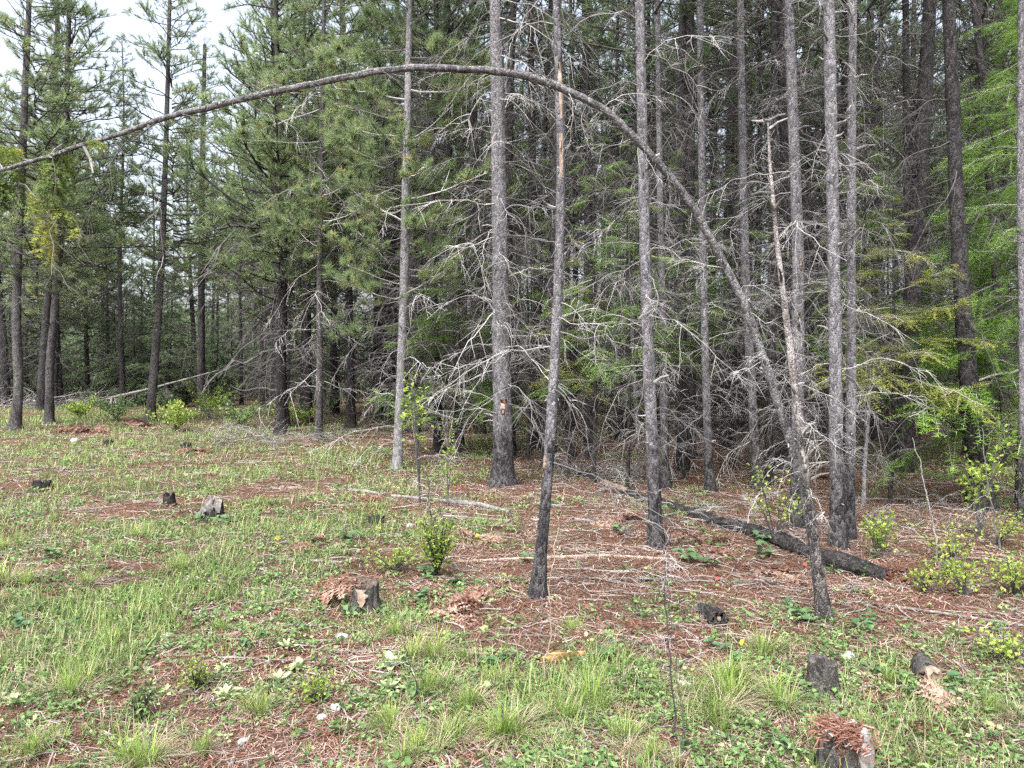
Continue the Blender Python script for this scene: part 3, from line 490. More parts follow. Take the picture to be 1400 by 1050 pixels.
# ------------------------------------------------------------------ stumps, logs, fallen wood
def stump(px, py, wpx, hpx, label, mk='bark_rot', ragged=.03, top='cut', tilt=(0, 0), extra=None, name="tree_stump"):
    b = P(px, py); Yb = b[1]; r = wpx * Yb / F / 2 * .86; h = hpx * Yb / F * .82; e = empty(name, b, label, "stump", None, (tilt[0], tilt[1], 0)); k = 56; fur = .07 * (vn(np.arange(56) * .9, np.full(56, px), .5, 9) - .5) * 2
    an = np.arange(k) * 2 * math.pi / k; nz = 9; V = []; rim = h * (1 + ragged / max(h, .05) * (vn(np.cos(an) * 2 + px, np.sin(an) * 2 + 9, .6, 3) - .5) * 2 - .06 * np.cos(an + 1.57))
    lob = 1 + .10 * np.sin(3 * an + px) + .06 * np.sin(5 * an + 2 * px)
    for i in range(nz):
        t = i / (nz - 1); rr = r * (1 + .8 * (1 - t) ** 3 * lob) * (.94 + .12 * vn(np.cos(an) * 3 + px, np.sin(an) * 3 + t * 2, .4, 5)) * (1 + fur * (1 - .3 * t) + .05 * (vn(np.arange(56) * .7, np.full(56, px + t * 6), .5, 10) - .5)); V.append(np.stack([rr * np.cos(an), rr * np.sin(an), -.06 + (rim + .06) * t], 1))
    V = np.array(V); ii = np.arange(nz * k).reshape(nz, k); nx = np.roll(ii, -1, 1)
    g = Geo(); g.add(V, np.stack([ii[:-1], nx[:-1], nx[1:], ii[1:]], -1).reshape(-1, 4), .5); ob("bark", g.mesh("bark", M[mk], True), e)
    g = Geo(); R_ = [V[-1] * [.97, .97, 1], V[-1] * [.8, .8, .97], V[-1] * [.5, .5, .95], V[-1] * [.22, .22, .93]]
    R_ = [q + np.stack([0 * an, 0 * an, .012 * (vn(q[:, 0], q[:, 1], .03, 6) - .6)], 1) for q in R_]; R_.append(np.array([[0, 0, V[-1][:, 2].mean() * .93]]))
    A = np.concatenate(R_); fs = []
    g.add(A[:-1], np.concatenate([np.stack([np.arange(k) + i * k, (np.arange(k) + 1) % k + i * k, (np.arange(k) + 1) % k + (i + 1) * k, np.arange(k) + (i + 1) * k], 1) for i in range(3)]))
    g.add(np.concatenate([R_[3], R_[4]]), np.stack([np.arange(k), (np.arange(k) + 1) % k, np.full(k, k)], 1)); ob("sawn_top" if top == 'cut' else "broken_top", g.mesh("top", M[top], False), e)
    ALLB.append(b); return e, r, h, b
def chip(name, e, r, h, a0, a1, z0, z1, mk, off=.012):
    g = Geo(); V = []; nz = 7
    for i in range(nz):
        t = i / (nz - 1); z = z0 + (z1 - z0) * t; rr = r * (1 + .8 * (1 - z / h) ** 3) * 1.06 + off * math.sin(math.pi * (t * .9 + .05)); c_ = (a0 + a1) / 2; hw = (a1 - a0) / 2 * (.35 + .65 * t) * U(.55, 1.15)
        sh_ = U(-.12, .12)
        for a in np.linspace(c_ - hw + sh_, c_ + hw + sh_, 6): V.append([rr * math.cos(a), rr * math.sin(a), z])
    ii = np.arange(nz * 6).reshape(nz, 6); g.add(np.array(V), np.stack([ii[:-1, :-1], ii[:-1, 1:], ii[1:, 1:], ii[1:, :-1]], -1).reshape(-1, 4)); ob(name, g.mesh(name, M[mk], False), e)
e, r, h, b = stump(500, 832, 40, 44, "dark sawn stump with a tan chipped face, near the green leafy bush", 'bark_rot', .012)
chip("chipped_face", e, r, h, A_ - .55, A_ + .35, h * .25, h * .86, 'wood_tan'); chip("charred_root", e, r, h, A_ - .9, A_ - .2, -.02, h * .28, 'bark_char', .02)
e, r, h, b = stump(291, 708, 30, 22, "low blackened stump with a bleached split top on the grass", 'bark_char', .10, 'wood_grey')
chip("bleached_side", e, r, h, A_ - 1.1, A_ - .1, h * .3, h * .98, 'wood_grey')
stump(231, 690, 17, 19, "small upright brown stump a step from the blackened split stump", 'bark_dark', .04, 'cut')
stump(148, 609, 15, 9, "small dark stump in the far grass near the curved pine", 'bark_char', .05, 'cut')
stump(58, 668, 26, 11, "low crumbling black stump in the open grass", 'bark_char', .05, 'bark_char')
stump(254, 614, 16, 8, "low dark stump among dead bracken in the far grass", 'bark_char', .04, 'bark_char')
stump(515, 717, 26, 11, "low mossy dark stump beside the thin grey branches", 'bark_char', .04, 'bark_char')
e, r, h, b = stump(1124, 946, 44, 52, "weathered grey stump with furrowed bark among green leaves", 'bark_rot', .018, 'bark_rot')
e, r, h, b = stump(1150, 1060, 66, 74, "broken stump with a rotten red fibrous heart and grey splinters", 'bark_rot', .04, 'wood_rot')
for i in (0, 1, 2, 5, 8):                                     # standing splinters and shredded fibre
    a = i * .7 + U(-.2, .2); g = Geo(); hh = U(.02, .05); g.tube(np.array([[r * .95 * math.cos(a), r * .95 * math.sin(a), 0], [r * math.cos(a), r * math.sin(a), h * .7], [r * 1.04 * math.cos(a + .08), r * 1.04 * math.sin(a + .08), h + hh * .5], [r * 1.0 * math.cos(a + .1), r * math.sin(a + .1), h + hh]]), [.03, .035, .02, .004], 6, wob=.5, sd=i); ob("splinter", g.mesh("splinter", M['bark_rot'] if i in (0, 5) else M['wood_grey']), e)
g = Geo(); n = 1500; c0 = np.stack([rng.normal(0, r * .55, n), rng.normal(0, r * .55, n), h * U(.75, 1.15, n)], 1); d = unit(rng.normal(0, 1, (n, 3)) * [1, 1, .3]); s_ = unit(np.cross(d, rng.normal(0, 1, (n, 3)))) * .0022; l = U(.015, .06, (n, 1))
g.soup(np.stack([c0 - s_, c0 + s_, c0 + d * l + s_, c0 + d * l - s_], 1), U(.2, .85, n)); tag(ob("rotten_fibres", g.mesh("fibres", M['litter']), e), kind="stuff")

def log(name, label, cat, path, wid, mk, k=16, lift=1.0, branches=0, ends='cut', n=70, wob=.22, Ls=(.3, .8)):
    pts = np.array([P(x, y) for x, y in path]); rad = np.array([w_ * p_[1] / F / 2 * (.8 if max(wid) < 10 else 1) for w_, p_ in zip(wid, pts)]); pts[:, 2] += rad * lift * .7; b = pts[0].copy(); b[2] -= rad[0] * .7
    q, u = smooth_path(pts - b, n); dl = np.concatenate([[0], np.cumsum(np.linalg.norm(np.diff(pts, axis=0), axis=1))]); rr = np.interp(u, dl, rad); e = empty(name, b, label, cat)
    g = Geo(); V = g.tube(q, rr, k, .55, wob=wob, sd=path[0][0]); ob("bark" if k > 10 else "shaft", g.mesh("bark", M[mk], True), e)
    for en in (0, n - 1):
        gg = Geo(); ring_ = V[en]; c = ring_.mean(0); gg.add(np.concatenate([ring_, (ring_ - c) * .5 + c + rng.normal(0, .006, ring_.shape) * 2, [c]]), np.concatenate([np.stack([np.arange(k), (np.arange(k) + 1) % k, (np.arange(k) + 1) % k + k, np.arange(k) + k], 1)]))
        gg.add(np.concatenate([(ring_ - c) * .5 + c, [c]]), np.stack([np.arange(k), (np.arange(k) + 1) % k, np.full(k, k)], 1)); ob("end_face", gg.mesh("end", M[ends]), e)
    for i in range(branches):
        j = int(U(.02, .8) * n); ob("branch", DEADM[int(U(0, 16))], e, q[j], (U(-.7, .7), U(-1.3, -.1), U(0, 6.28)), U(*Ls))
    return dict(e=e, q=q, r=rr, V=V)
L1 = log("fallen_log", "long fallen dark log running from the shade to a charred rotten butt", "log", [(1216, 794), (1165, 782), (1102, 760), (1052, 739), (990, 722), (940, 703), (880, 684), (820, 660), (762, 636)], [20, 26, 23, 20, 18, 15, 11, 9, 7], 'bark_char', branches=46, ends='wood_rot', lift=.7, n=110, wob=.5)
g = Geo(); ii = None                                    # peeled tan stretch of the log
j0, j1 = int(.55 * 110), int(.66 * 110); V = L1['V'][j0:j1]; c = L1['q'][j0:j1, None]; V2 = (V - c) * 1.05 + c; cols = [i for i in range(16) if True]
up = np.argsort(-(V2 - c)[len(V2) // 2, :, 2] + .9 * (V2 - c)[len(V2) // 2, :, 1])[:7]; up = np.sort(up)
for a_ in up:
    b_ = (a_ + 1) % 16
    if b_ in up: g.add(np.concatenate([V2[:, a_], V2[:, b_]]), np.stack([np.arange(len(V2) - 1), np.arange(len(V2) - 1) + 1, np.arange(len(V2) - 1) + 1 + len(V2), np.arange(len(V2) - 1) + len(V2)], 1))
ob("peeled_stretch", g.mesh("peeled", M['wood_tan'], True), L1['e'])
log("fallen_pole", "tan weathered pole lying behind the slim leaning pine", "log", [(628, 769), (700, 766), (822, 761), (925, 766)], [4, 5.5, 6, 4], 'wood_tan', 10, ends='wood_tan', branches=3, Ls=(.1, .3))
log("fallen_pole", "long thin dark pole with pale worn bark in front of the fallen log", "log", [(752, 791), (862, 793), (990, 796), (1062, 803)], [5, 6, 7, 9], 'bark_rot', 12, ends='wood_grey', branches=3, Ls=(.1, .3))
log("fallen_branch", "long bleached branch lying from the charred tree foot across the needles", "branch", [(1150, 826), (1180, 825), (1232, 832), (1300, 842), (1396, 857)], [4, 5, 5.5, 6, 6], 'wood_grey', 8, ends='wood_grey', branches=2, Ls=(.1, .3))
log("fallen_pole", "grey split pole lying in the open before the pale grey pine", "log", [(535, 679), (600, 686), (655, 692)], [5, 7, 6], 'wood_grey', 10, ends='wood_grey', branches=3, Ls=(.2, .5))
log("fallen_pole", "silvery thick pole end beside the leafy sapling stems", "log", [(610, 686), (655, 692), (697, 703)], [8, 9, 8], 'wood_grey', 10, ends='wood_grey', n=40)
log("fallen_branch", "pale bare branch lying in front of the silvery pole", "branch", [(606, 706), (650, 710), (697, 713)], [4, 5, 4], 'wood_grey', 8, ends='wood_grey', n=40, branches=3, Ls=(.2, .5))
log("fallen_branch", "short brownish grey branch piece on open ground past the dark mossy stump", "branch", [(478, 671), (500, 674), (524, 677)], [5, 7, 5], 'wood_grey', 8, ends='wood_grey', n=30)
log("fallen_branch", "short grey branch lying between the leaning pine and the grey pine", "branch", [(786, 711), (805, 714), (824, 718)], [5, 6, 4], 'wood_grey', 8, ends='wood_grey', n=30)
log("fallen_branch", "thin dark-ended branch in the grass behind the chipped stump", "branch", [(378, 766), (425, 768), (468, 770)], [4, 5, 4], 'wood_grey', 8, ends='wood_grey', n=30)
log("fallen_branch", "bleached pointed stick half buried in the front tussocks", "branch", [(732, 1046), (752, 1037), (768, 1030)], [9, 7, 3], 'wood_grey', 8, ends='wood_grey', n=30)
log("fallen_branch", "forked bleached stick standing out of the front grass", "branch", [(316, 1050), (322, 1030), (345, 1003)], [9, 7, 3], 'wood_grey', 8, ends='wood_grey', n=30)
log("fallen_branch", "grey leaning pole end poking in over the needles by the green shrubs", "branch", [(1372, 884), (1388, 897), (1412, 915)], [6, 8, 9], 'wood_grey', 8, ends='wood_grey', n=30)
log("fallen_branch", "crooked grey stick on the red needles near the hollow log end", "branch", [(1308, 905), (1330, 925), (1362, 955)], [4, 6, 6], 'wood_grey', 8, ends='wood_grey', n=30)
LP = log("log_piece", "short charred log piece with a pale heart, lying on the needles", "log", [(983, 858), (975, 847), (958, 836)], [27, 24, 14], 'bark_char', 16, ends='bark_char', n=24)
g = Geo(); g.tube(np.array([LP["q"][0] + [0, .03, .01], LP["q"][0] + [-.004, -.02, .018]]), [.014, .011], 9, cap=True, wob=.3); ob("pale_heart", g.mesh("heart", M['wood_tan']), LP["e"])
log("log_piece", "short hollow log piece with a burnt end and pale split wood", "log", [(1272, 938), (1264, 926), (1258, 914)], [34, 32, 26], 'bark_rot', 16, ends='wood_tan', n=24)
log("wood_chunk", "broken orange wood chunk with dark bark below, on the needles", "wood", [(738, 908), (765, 904), (800, 896)], [10, 15, 7], 'wood_orange', 12, ends='wood_rot', n=30, wob=.4)
pts = np.array([PD(150, 544, 27.5), PD(200, 533, 27.5), PD(300, 506, 28)]); b = pts[0].copy(); b[2] = gh(b[0], b[1]); e = empty("leaning_pole", b, "pale dead pole leaning across the low brush past the meadow", "log"); g = Geo(); q, u = smooth_path(pts - b, 40); q[0, 2] = 0; g.tube(q, np.linspace(.055, .025, 40), 8, wob=.4); ob("shaft", g.mesh("shaft", M['twig_mid'], True), e)
for i in range(14): ob("branch", DEADM[int(U(0, 16))], e, q[int(U(2, 38))], (U(-.5, .5), U(-.6, .8), U(0, 6.28)), U(.5, 1.4))
# brush piles
for (x, y, n, lab) in ((372, 607, 46, "low pile of grey dead branches at the foot of the thin tufted pine"), (855, 655, 40, "tangle of fine pale dead twigs behind the grey pine at the log"), (90, 556, 40, "grey brush heap between the paired pines and low bushes"), (20, 556, 40, "wide pale brush heap behind the bowed pine"), (1205, 720, 24, "loose heap of bleached twigs around the speckled pine's foot")):
    b = P(x, y); e = empty("brush_pile", b, lab, "brush pile")
    for i in range(n): ob("branch", DEADM[int(U(0, 16))], e, (U(-.9, .9) * b[1] / 14, U(-.5, .5), U(.02, .25)), (U(-1.5, 1.5), U(-.45, .1), U(0, 6.28)), U(.5, 1.2) * b[1] / 13)
# tall thin standing stalks
def stalk(label, path, w0, mk, nb=0):
    b = P(*path[0]); pts = np.array([b] + [PD(x, y, b[1]) for x, y in path[1:]]) - b; q, u = smooth_path(pts, 30); q[0, 2] -= .03; r = w0 * b[1] / F / 2 * .7; q[2:] += np.cumsum(rng.normal(0, .006, (28, 3)), 0) * [1, 1, .2]; g = Geo(); g.tube(q, np.linspace(r, r * .35, 30), 6, wob=.25, sd=path[0][0]); e = empty("dead_stalk", b, label, "stalk"); ob("shaft", g.mesh("shaft", M[mk], True), e)
    for i in range(nb): ob("twig", DEADM[int(U(0, 16))], e, q[int(U(8, 28))], (U(-.5, .5), U(-.9, .2), U(0, 6.28)), U(.12, .4))
stalk("tall tan dried stalk standing before the slim leaning pine's foot", [(743, 938), (752, 860), (762, 760), (768, 690), (770, 660)], 3.5, 'wood_tan')
stalk("thin grey dried stalk right against the slim leaning pine's foot", [(733, 900), (734, 840), (735, 770)], 2.5, 'twig')
stalk("tall dark bare stem with small buds in front of the long thin pole", [(921, 1010), (920, 900), (922, 780), (920, 700), (918, 655)], 4, 'twig_far', 12)
stalk("leaning dark bare stem crossing a taller stem in the grass", [(938, 1022), (932, 930), (926, 850), (916, 700)], 3, 'twig_far', 8)
stalk("bare white-barked stem among the shrubs on the needle floor", [(1281, 765), (1279, 700), (1274, 640), (1262, 600)], 4, 'twig', 6)
stalk("pale forked bare stem rising in front of the dark thick pine", [(1368, 752), (1358, 690), (1345, 640), (1337, 585)], 4.5, 'twig', 6)
stalk("dark twiggy stem standing in the green leafy bush", [(598, 760), (590, 700), (588, 660), (566, 615)], 3.5, 'twig', 6)
stalk("straight grey bare stem behind the green leafy bush", [(606, 745), (603, 690), (601, 655)], 3, 'twig', 2)
stalk("thin dead stalk rising in the front sedge past the pale rosettes", [(572, 960), (562, 900), (548, 845)], 2.5, 'twig_far', 2)

# ------------------------------------------------------------------ shrubs and saplings
def leaves(c, d, L, wd, rnd, g, mat_=0):
    n = len(c); s = unit(np.cross(d, rng.normal(0, .5, (n, 3)) + [0, 0, 1])) ; l = L * U(.7, 1.2, (n, 1)); ww = wd * U(.7, 1.2, (n, 1)) / 2; up_ = unit(np.cross(s, d)) * .12 * l
    g.soup(np.stack([c, c + d * l * .45 + s * ww + up_, c + d * l, c + d * l * .45 - s * ww + up_], 1), rnd, mat_)
def shrub(name, label, px, py, hpx, wpx, nst, nl, Lf, mk='leaf', group=None, up=.6, lean=0, low=.25):
    b = P(px, py); sc = b[1] / F; H = hpx * sc; W = wpx * sc / 2; e = empty(name, b, label, "shrub" if name != "leafy_sapling" else "sapling", group); g = Geo(); C = []; D = []
    for i in range(nst):
        a = U(0, 6.28); rr = W * math.sqrt(U(0, 1)); hh = H * U(.55, 1.0) if i else H; tip = np.array([rr * math.cos(a) + lean * H, rr * math.sin(a), hh]); x = np.linspace(0, 1, 8)[:, None]
        p_ = tip * np.concatenate([x, x, x ** .8], 1) + np.cumsum(rng.normal(0, .012 * H, (8, 3)), 0) * x; p_[0, 2] = -.02; g.tube(p_, np.linspace(.0045, .0015, 8) * (1 + H), 4)
        for _ in range(max(2, nl // nst)):
            t = U(low, 1.0); j = min(int(t * 7), 6); c = p_[j] + (p_[j + 1] - p_[j]) * (t * 7 - j); dd = unit(rng.normal(0, 1, 3) * [1, 1, .6] + [0, 0, .3]); l2 = U(.02, .12) * (.5 + H); tw = c + dd * l2
            if U() < .45: g.tube(np.array([c, (c + tw) / 2 + [0, 0, .01], tw]), [.0018, .0014, .0008], 3)
            for _k in range(2): C.append(c + dd * l2 * U(.5, 1)); D.append(unit(dd + rng.normal(0, .6, 3)))
    ob("stems", g.mesh("stems", M['twig_far']), e); g = Geo(); C = np.array(C); leaves(C, np.array(D), Lf, Lf * .6, np.clip(rng.normal(.55, .22, len(C)), 0, 1), g); ob("foliage", g.mesh("foliage", M[mk]), e); ALLB.append(b)
shrub("leafy_bush", "dense fresh green leafy bush beside the chipped dark stump", 598, 790, 82, 44, 14, 520, .028)
shrub("leafy_bush", "low spreading green bush between the chipped stump and the dense leafy bush", 540, 782, 34, 80, 12, 200, .026)
shrub("leafy_sapling", "thin sapling with yellow-green leaves at its top in front of the pale grey pine", 574, 690, 180, 50, 4, 130, .055, low=.6)
shrub("leafy_sapling", "slender upright sapling with small leaves all along its stem", 612, 692, 118, 12, 2, 90, .042, low=.1)
shrub("leafy_bush", "yellow-green bush growing over the rotten butt of the log", 1200, 762, 68, 85, 10, 200, .038)
shrub("leafy_bush", "airy leafy bush in front of the pale snag and the two slim pines", 1060, 745, 105, 100, 9, 160, .038, low=.45)
shrub("leafy_sapling", "sparse sapling with fresh leaves before the dark thick pine", 1340, 735, 155, 60, 6, 150, .055, low=.4)
for i, (x, y, h_, w_, n_, lab) in enumerate(((1300, 765, 45, 70, 130, "low leafy bush next to the white-barked stem"), (1362, 745, 50, 90, 150, "low leafy bush around the pale forked stem"), (1320, 815, 55, 85, 180, "fresh green bush just past the long bleached branch"), (1385, 815, 60, 90, 190, "spreading green bush behind the end of the bleached branch"), (1268, 812, 40, 60, 100, "small bush between the rotten log butt and the bleached branch"), (1370, 905, 40, 70, 100, "small green bush over the grey leaning pole end"))):
    shrub("leafy_bush", lab, x, y, h_, w_ * 1.35, 12, int(n_ * 1.1), .033)
for i, (x, y, h_, w_, lab) in enumerate(((240, 590, 45, 90, "low green huckleberry bush at the sinuous pine's foot"), (330, 582, 38, 110, "wide low bush between the meadow and the leaning pole"), (400, 582, 34, 90, "low bush beside the grey brush pile"), (160, 575, 34, 80, "brownish green bush between the paired pines and the sinuous pine"), (285, 572, 44, 90, "taller bush under the pine with the leaning pole"), (440, 566, 36, 70, "dim bush behind the thin tufted pine"), (110, 572, 30, 60, "low bush right beside the straight twin pine"))):
    shrub("low_bush", lab, x, y, h_, w_, 14, 380, .085, 'cover' if i % 2 else 'leaf')
shrub("leafy_bush", "small rounded plant of bright leaves in the front litter near pale rosettes", 430, 958, 34, 46, 9, 150, .022); shrub("leafy_bush", "dark stemmed small bush with tiny leaves by a pale rosette", 268, 945, 40, 42, 9, 160, .018); shrub("leafy_bush", "loose green plant in the front grass beside the dark stemmed small bush", 190, 985, 44, 56, 9, 170, .022, 'cover')

LM = [(P(x_, y_), t_) for x_, y_, t_ in ((500, 832, "the chipped dark stump"), (291, 708, "the blackened split stump"), (58, 668, "the crumbling black stump"), (515, 717, "the mossy dark stump"), (1124, 946, "the weathered grey stump"), (1150, 1050, "the broken red-hearted stump"), (598, 790, "the dense leafy bush"), (734, 818, "the slim leaning pine"),
    (897, 748, "the grey pine at the log"), (1127, 848, "the pale snag"), (980, 850, "the charred log piece"), (1268, 930, "the hollow log piece"), (768, 904, "the orange wood chunk"), (538, 915, "the largest pale rosette"), (309, 956, "the yellowish felted rosette"), (395, 905, "the red fern patch among pale rosettes"), (921, 1010, "the tall dark bare stem"), (20, 965, "the lone pale rosette"), (687, 665, "the thickest pine"), (543, 643, "the pale grey pine"),
    (1200, 790, "the rotten butt of the fallen log"), (1300, 845, "the long bleached branch"), (1160, 740, "the speckled pine"), (231, 690, "the small upright stump"), (332, 1025, "the forked bleached stick"), (740, 1040, "the bleached pointed stick"), (860, 793, "the long thin dark pole"), (640, 690, "the silvery pole"), (372, 607, "the thin tufted pine"), (205, 578, "the sinuous pine"), (130, 800, "open meadow grass"), (1390, 900, "the grey leaning pole end"), (425, 812, "the pinkish bracken clump"))]
def near(b): return min(LM, key=lambda l: (l[0][0] - b[0]) ** 2 + (l[0][1] - b[1]) ** 2)[1]
# rosettes, evergreen leaves, ferns, stones, flowers
def leafmesh(name, mk, prof, curl, fold, n=6):
    g = Geo(); x = np.linspace(0, 1, n); w_ = prof(x); z = curl(x); V = np.stack([np.stack([x, s * w_, z + fold * abs(s) * w_], 1) for s in (-1, -.5, 0, .5, 1)], 1); ii = np.arange(n * 5).reshape(n, 5)
    g.add(V.reshape(-1, 3), np.stack([ii[:-1, :-1], ii[1:, :-1], ii[1:, 1:], ii[:-1, 1:]], -1).reshape(-1, 4), np.repeat(.35 + .5 * x, 5)); return g.mesh(name, M[mk], True)
MUL = [leafmesh("mullein_leaf", 'mullein', lambda x: .19 * np.sin(np.pi * (x * .93 + .06)) ** .8 + .02, lambda x, c=c: .55 * x - c * x * x, .35) for c in (.1, .3, .5)]
OVA = [leafmesh("ovate_leaf", 'leaf_dark', lambda x: .30 * np.sin(np.pi * (x * .92 + .07)) ** .7, lambda x, c=c: .3 * x - c * x * x, .3) for c in (.2, .5)]
def rosette(name, label, cat, px, py, wpx, n, meshes, tiltr, group=None, stem=False):
    b = P(px, py); L = wpx * b[1] / F / 2 * (1.05 if not stem else 1); e = empty(name, b, label, cat, group)
    for i in range(n):
        a = i * 2.399 + U(-.3, .3); t = i / n
        lo = (0, 0, .01) if not stem else (U(-.6, .6) * L, U(-.6, .6) * L, U(.1, .8) * L)
        ob("leaf", meshes[int(U(0, len(meshes)))], e, lo, (U(-.3, .3), tiltr[0] + (tiltr[1] - tiltr[0]) * t + U(-.1, .1), a), L * U(.75, 1.1) * (1 - .3 * t))
for i, (x, y, w_, lab) in enumerate(((538, 915, 56, "largest pale woolly rosette with upright leaves in the front sedge"), (530, 946, 44, "pale rosette with broad flat leaves just in front of the largest one"), (393, 888, 30, "small pale green rosette behind the small bright-leaved plant"), (408, 918, 40, "pale rosette beside a patch of red dead fern"), (381, 936, 38, "green-white rosette between two other pale rosettes and bare litter"), (309, 956, 44, "yellowish felted rosette beside the dark stemmed small bush"), (20, 965, 34, "pale rosette alone in the thick grass"), (305, 918, 30, "narrow yellowish rosette standing behind the yellowish felted one"), (665, 945, 26, "small pale rosette hidden in the front sedge"))):
    rosette("pale_rosette", lab, "plant", x, y, w_, 13, MUL, (.15, -.9))
ov = [(332, 886), (100, 862), (565, 952), (590, 790), (625, 800), (575, 825), (690, 905), (660, 912), (1005, 905), (1090, 930), (1096, 965), (1195, 925), (1300, 952), (1308, 940), (1065, 1020), (1085, 1035), (960, 775), (940, 768), (1040, 745), (1045, 760), (1180, 788), (1140, 785), (720, 770), (850, 730), (1075, 830), (1085, 845), (1185, 850), (1182, 865), (70, 765), (880, 945), (835, 950), (475, 740), (30, 860), (410, 860), (1100, 850), (830, 900), (1240, 935), (980, 890)]
for (x, y) in ov: rosette("evergreen_herb", "small herb with dark glossy rounded leaves near " + near(P(x, y)), "plant", x, y, U(26, 40), int(U(7, 12)), OVA, (.1, -.4), "glossy herbs near " + near(P(x, y)), True)
for (x, y) in ((1100, 948), (1140, 955), (1155, 940), (1108, 962), (478, 842), (522, 842), (1120, 1040), (1180, 1045), (275, 716), (305, 716), (1250, 950), (1285, 955)): rosette("evergreen_herb", "small herb with dark glossy rounded leaves near " + near(P(x, y)), "plant", x, y, U(22, 36), int(U(8, 13)), OVA, (.1, -.6), "glossy herbs near " + near(P(x, y)), True)
fg = []
for _ in range(4):
    g = Geo(); p_ = curve(1, .5, U(.5, 1.0), 16, .012, U(-.5, .5)); g.tube(p_, np.linspace(.009, .003, 16), 4)
    for k in range(2, 16):
        d = unit(p_[min(k + 1, 15)] - p_[k - 1]); s_ = unit(np.cross(d, [0, 0, 1.]));
        for sg in (-1, 1):
            L = .34 * math.sin(math.pi * (k / 16) ** .8) + .05; dd = unit(s_ * sg + d * .4 + rng.normal(0, .2, 3)); x = np.linspace(0, 1, 9)[:, None]; tw = p_[k] + dd * x * L + np.array([0, 0, -1]) * U(.1, .6) * L * x * x
            for q_ in range(8):
                for s2 in (-1, 1):
                    nx_ = unit(np.cross(dd, [0, 0, 1.])) * s2; l = .085 * (1 - q_ / 9) + .015; g.soup([[tw[q_], tw[q_ + 1], tw[q_] + (nx_ + dd * .5 + rng.normal(0, .3, 3)) * l]], U(.2, .9))
    fg.append(g.mesh("frond", M['fern']))
for (x, y, s, n, lab) in ((425, 812, .38, 7, "pale pinkish dead bracken clump beside the chipped stump"), (628, 828, .30, 6, "reddish dead bracken in front of the dense leafy bush"), (280, 622, .6, 6, "dead bracken around the low dark stump in far grass"), (905, 878, .24, 6, "red crumbled dead bracken behind the crossed bare stems"), (405, 925, .22, 5, "dark red dead fern patch by a pale rosette"), (1150, 655, .5, 4, "dead bracken in shade behind the stout straight pine"), (980, 748, .35, 5, "brown dead bracken leaning on the fallen log"), (1030, 780, .32, 5, "dead bracken tuft on the near side of the fallen log"), (845, 720, .42, 6, "pale dead bracken at the log's shaded end"), (445, 745, .34, 5, "rusty dead bracken behind the dead-branch in the grass"), (690, 795, .24, 4, "dead bracken tuft touching the slim leaning pine's foot"), (1270, 980, .26, 6, "dark red dead fern heap near the hollow log piece"), (130, 590, .8, 6, "rusty bracken patch at the straight twin pine's foot"), (200, 583, .8, 5, "rusty bracken patch by the sinuous pine"), (1245, 790, .34, 6, "dead bracken around the rotten butt of the log"), (60, 815, .25, 4, "dark dead bracken scrap in the open grass"), (490, 690, .4, 5, "reddish dead bracken past the mossy dark stump"), (640, 745, .34, 5, "brown bracken tangled under the bare stems"), (270, 805, .2, 4, "small dead bracken scrap on the litter"), (1100, 800, .28, 5, "dead bracken between the thin pole and the snag")):
    b = P(x, y); e = empty("dead_fern", b, lab, "fern")
    for i in range(n): ob("frond", fg[i % 4], e, (U(-.1, .1), U(-.1, .1), 0), (U(-.8, .8), U(-.2, .35), U(0, 6.28)), s * U(.7, 1.3))
def rock(px, py, wpx, label, group):
    b = P(px, py); r = wpx * b[1] / F / 2; g = Geo(); n1_, n2_ = 8, 12; V = []
    for i in range(n1_ + 1):
        th = math.pi * i / n1_
        for j in range(n2_):
            ph = 2 * math.pi * j / n2_; d = np.array([math.sin(th) * math.cos(ph), math.sin(th) * math.sin(ph), math.cos(th)]); rr = r * (.75 + .5 * vn(d[0] * 1.3 + px, d[1] * 1.3 + d[2], .6, 4)); V.append(d * rr * [1.1, .85, .6])
    ii = np.arange((n1_ + 1) * n2_).reshape(n1_ + 1, n2_); g.add(np.array(V), np.stack([ii[:-1], ii[1:], np.roll(ii[1:], -1, 1), np.roll(ii[:-1], -1, 1)], -1).reshape(-1, 4)); tag(ob("pale_stone", g.mesh("stone", M['stone'], True), None, b + [0, 0, r * .2], (0, 0, U(0, 6))), label, "stone", group)
for (x, y, w_) in ((468, 873, 18), (458, 970, 18), (440, 982, 14), (936, 938, 20), (984, 936, 18), (229, 870, 13), (227, 884, 12), (157, 905, 14), (524, 833, 8), (508, 832, 14), (540, 985, 20), (101, 925, 10), (332, 1015, 16), (1160, 900, 22), (715, 898, 12), (800, 905, 12), (1410, 720, 12), (425, 855, 8), (560, 720, 12), (103, 604, 12), (620, 990, 10), (880, 905, 9)):
    rock(x, y, w_, "pale stone lying in the litter near " + near(P(x, y)), "pale stones near " + near(P(x, y)))
RL = leafmesh("red_leaf", 'red', lambda x: .3 * np.sin(np.pi * (x * .92 + .06)), lambda x: .2 * x - .3 * x * x, .2)
for (x, y) in ((340, 866), (380, 842), (382, 787), (585, 682), (625, 672), (450, 675), (905, 785), (984, 796), (1093, 868), (1102, 780), (1325, 850), (970, 950), (1057, 1003), (945, 660), (735, 855), (802, 838), (822, 857), (880, 862), (562, 832), (1011, 668), (1390, 828), (255, 862), (700, 638), (830, 710), (852, 752)):
    b = P(x, y); tag(ob("red_leaf", RL, None, b + [0, 0, .035], (U(-.5, .5), U(-.6, .2), U(0, 6.28)), .0075 * b[1] * U(.7, 1.2)), "single bright red leaf on the litter near " + near(b), "leaf", "red leaves near " + near(b))
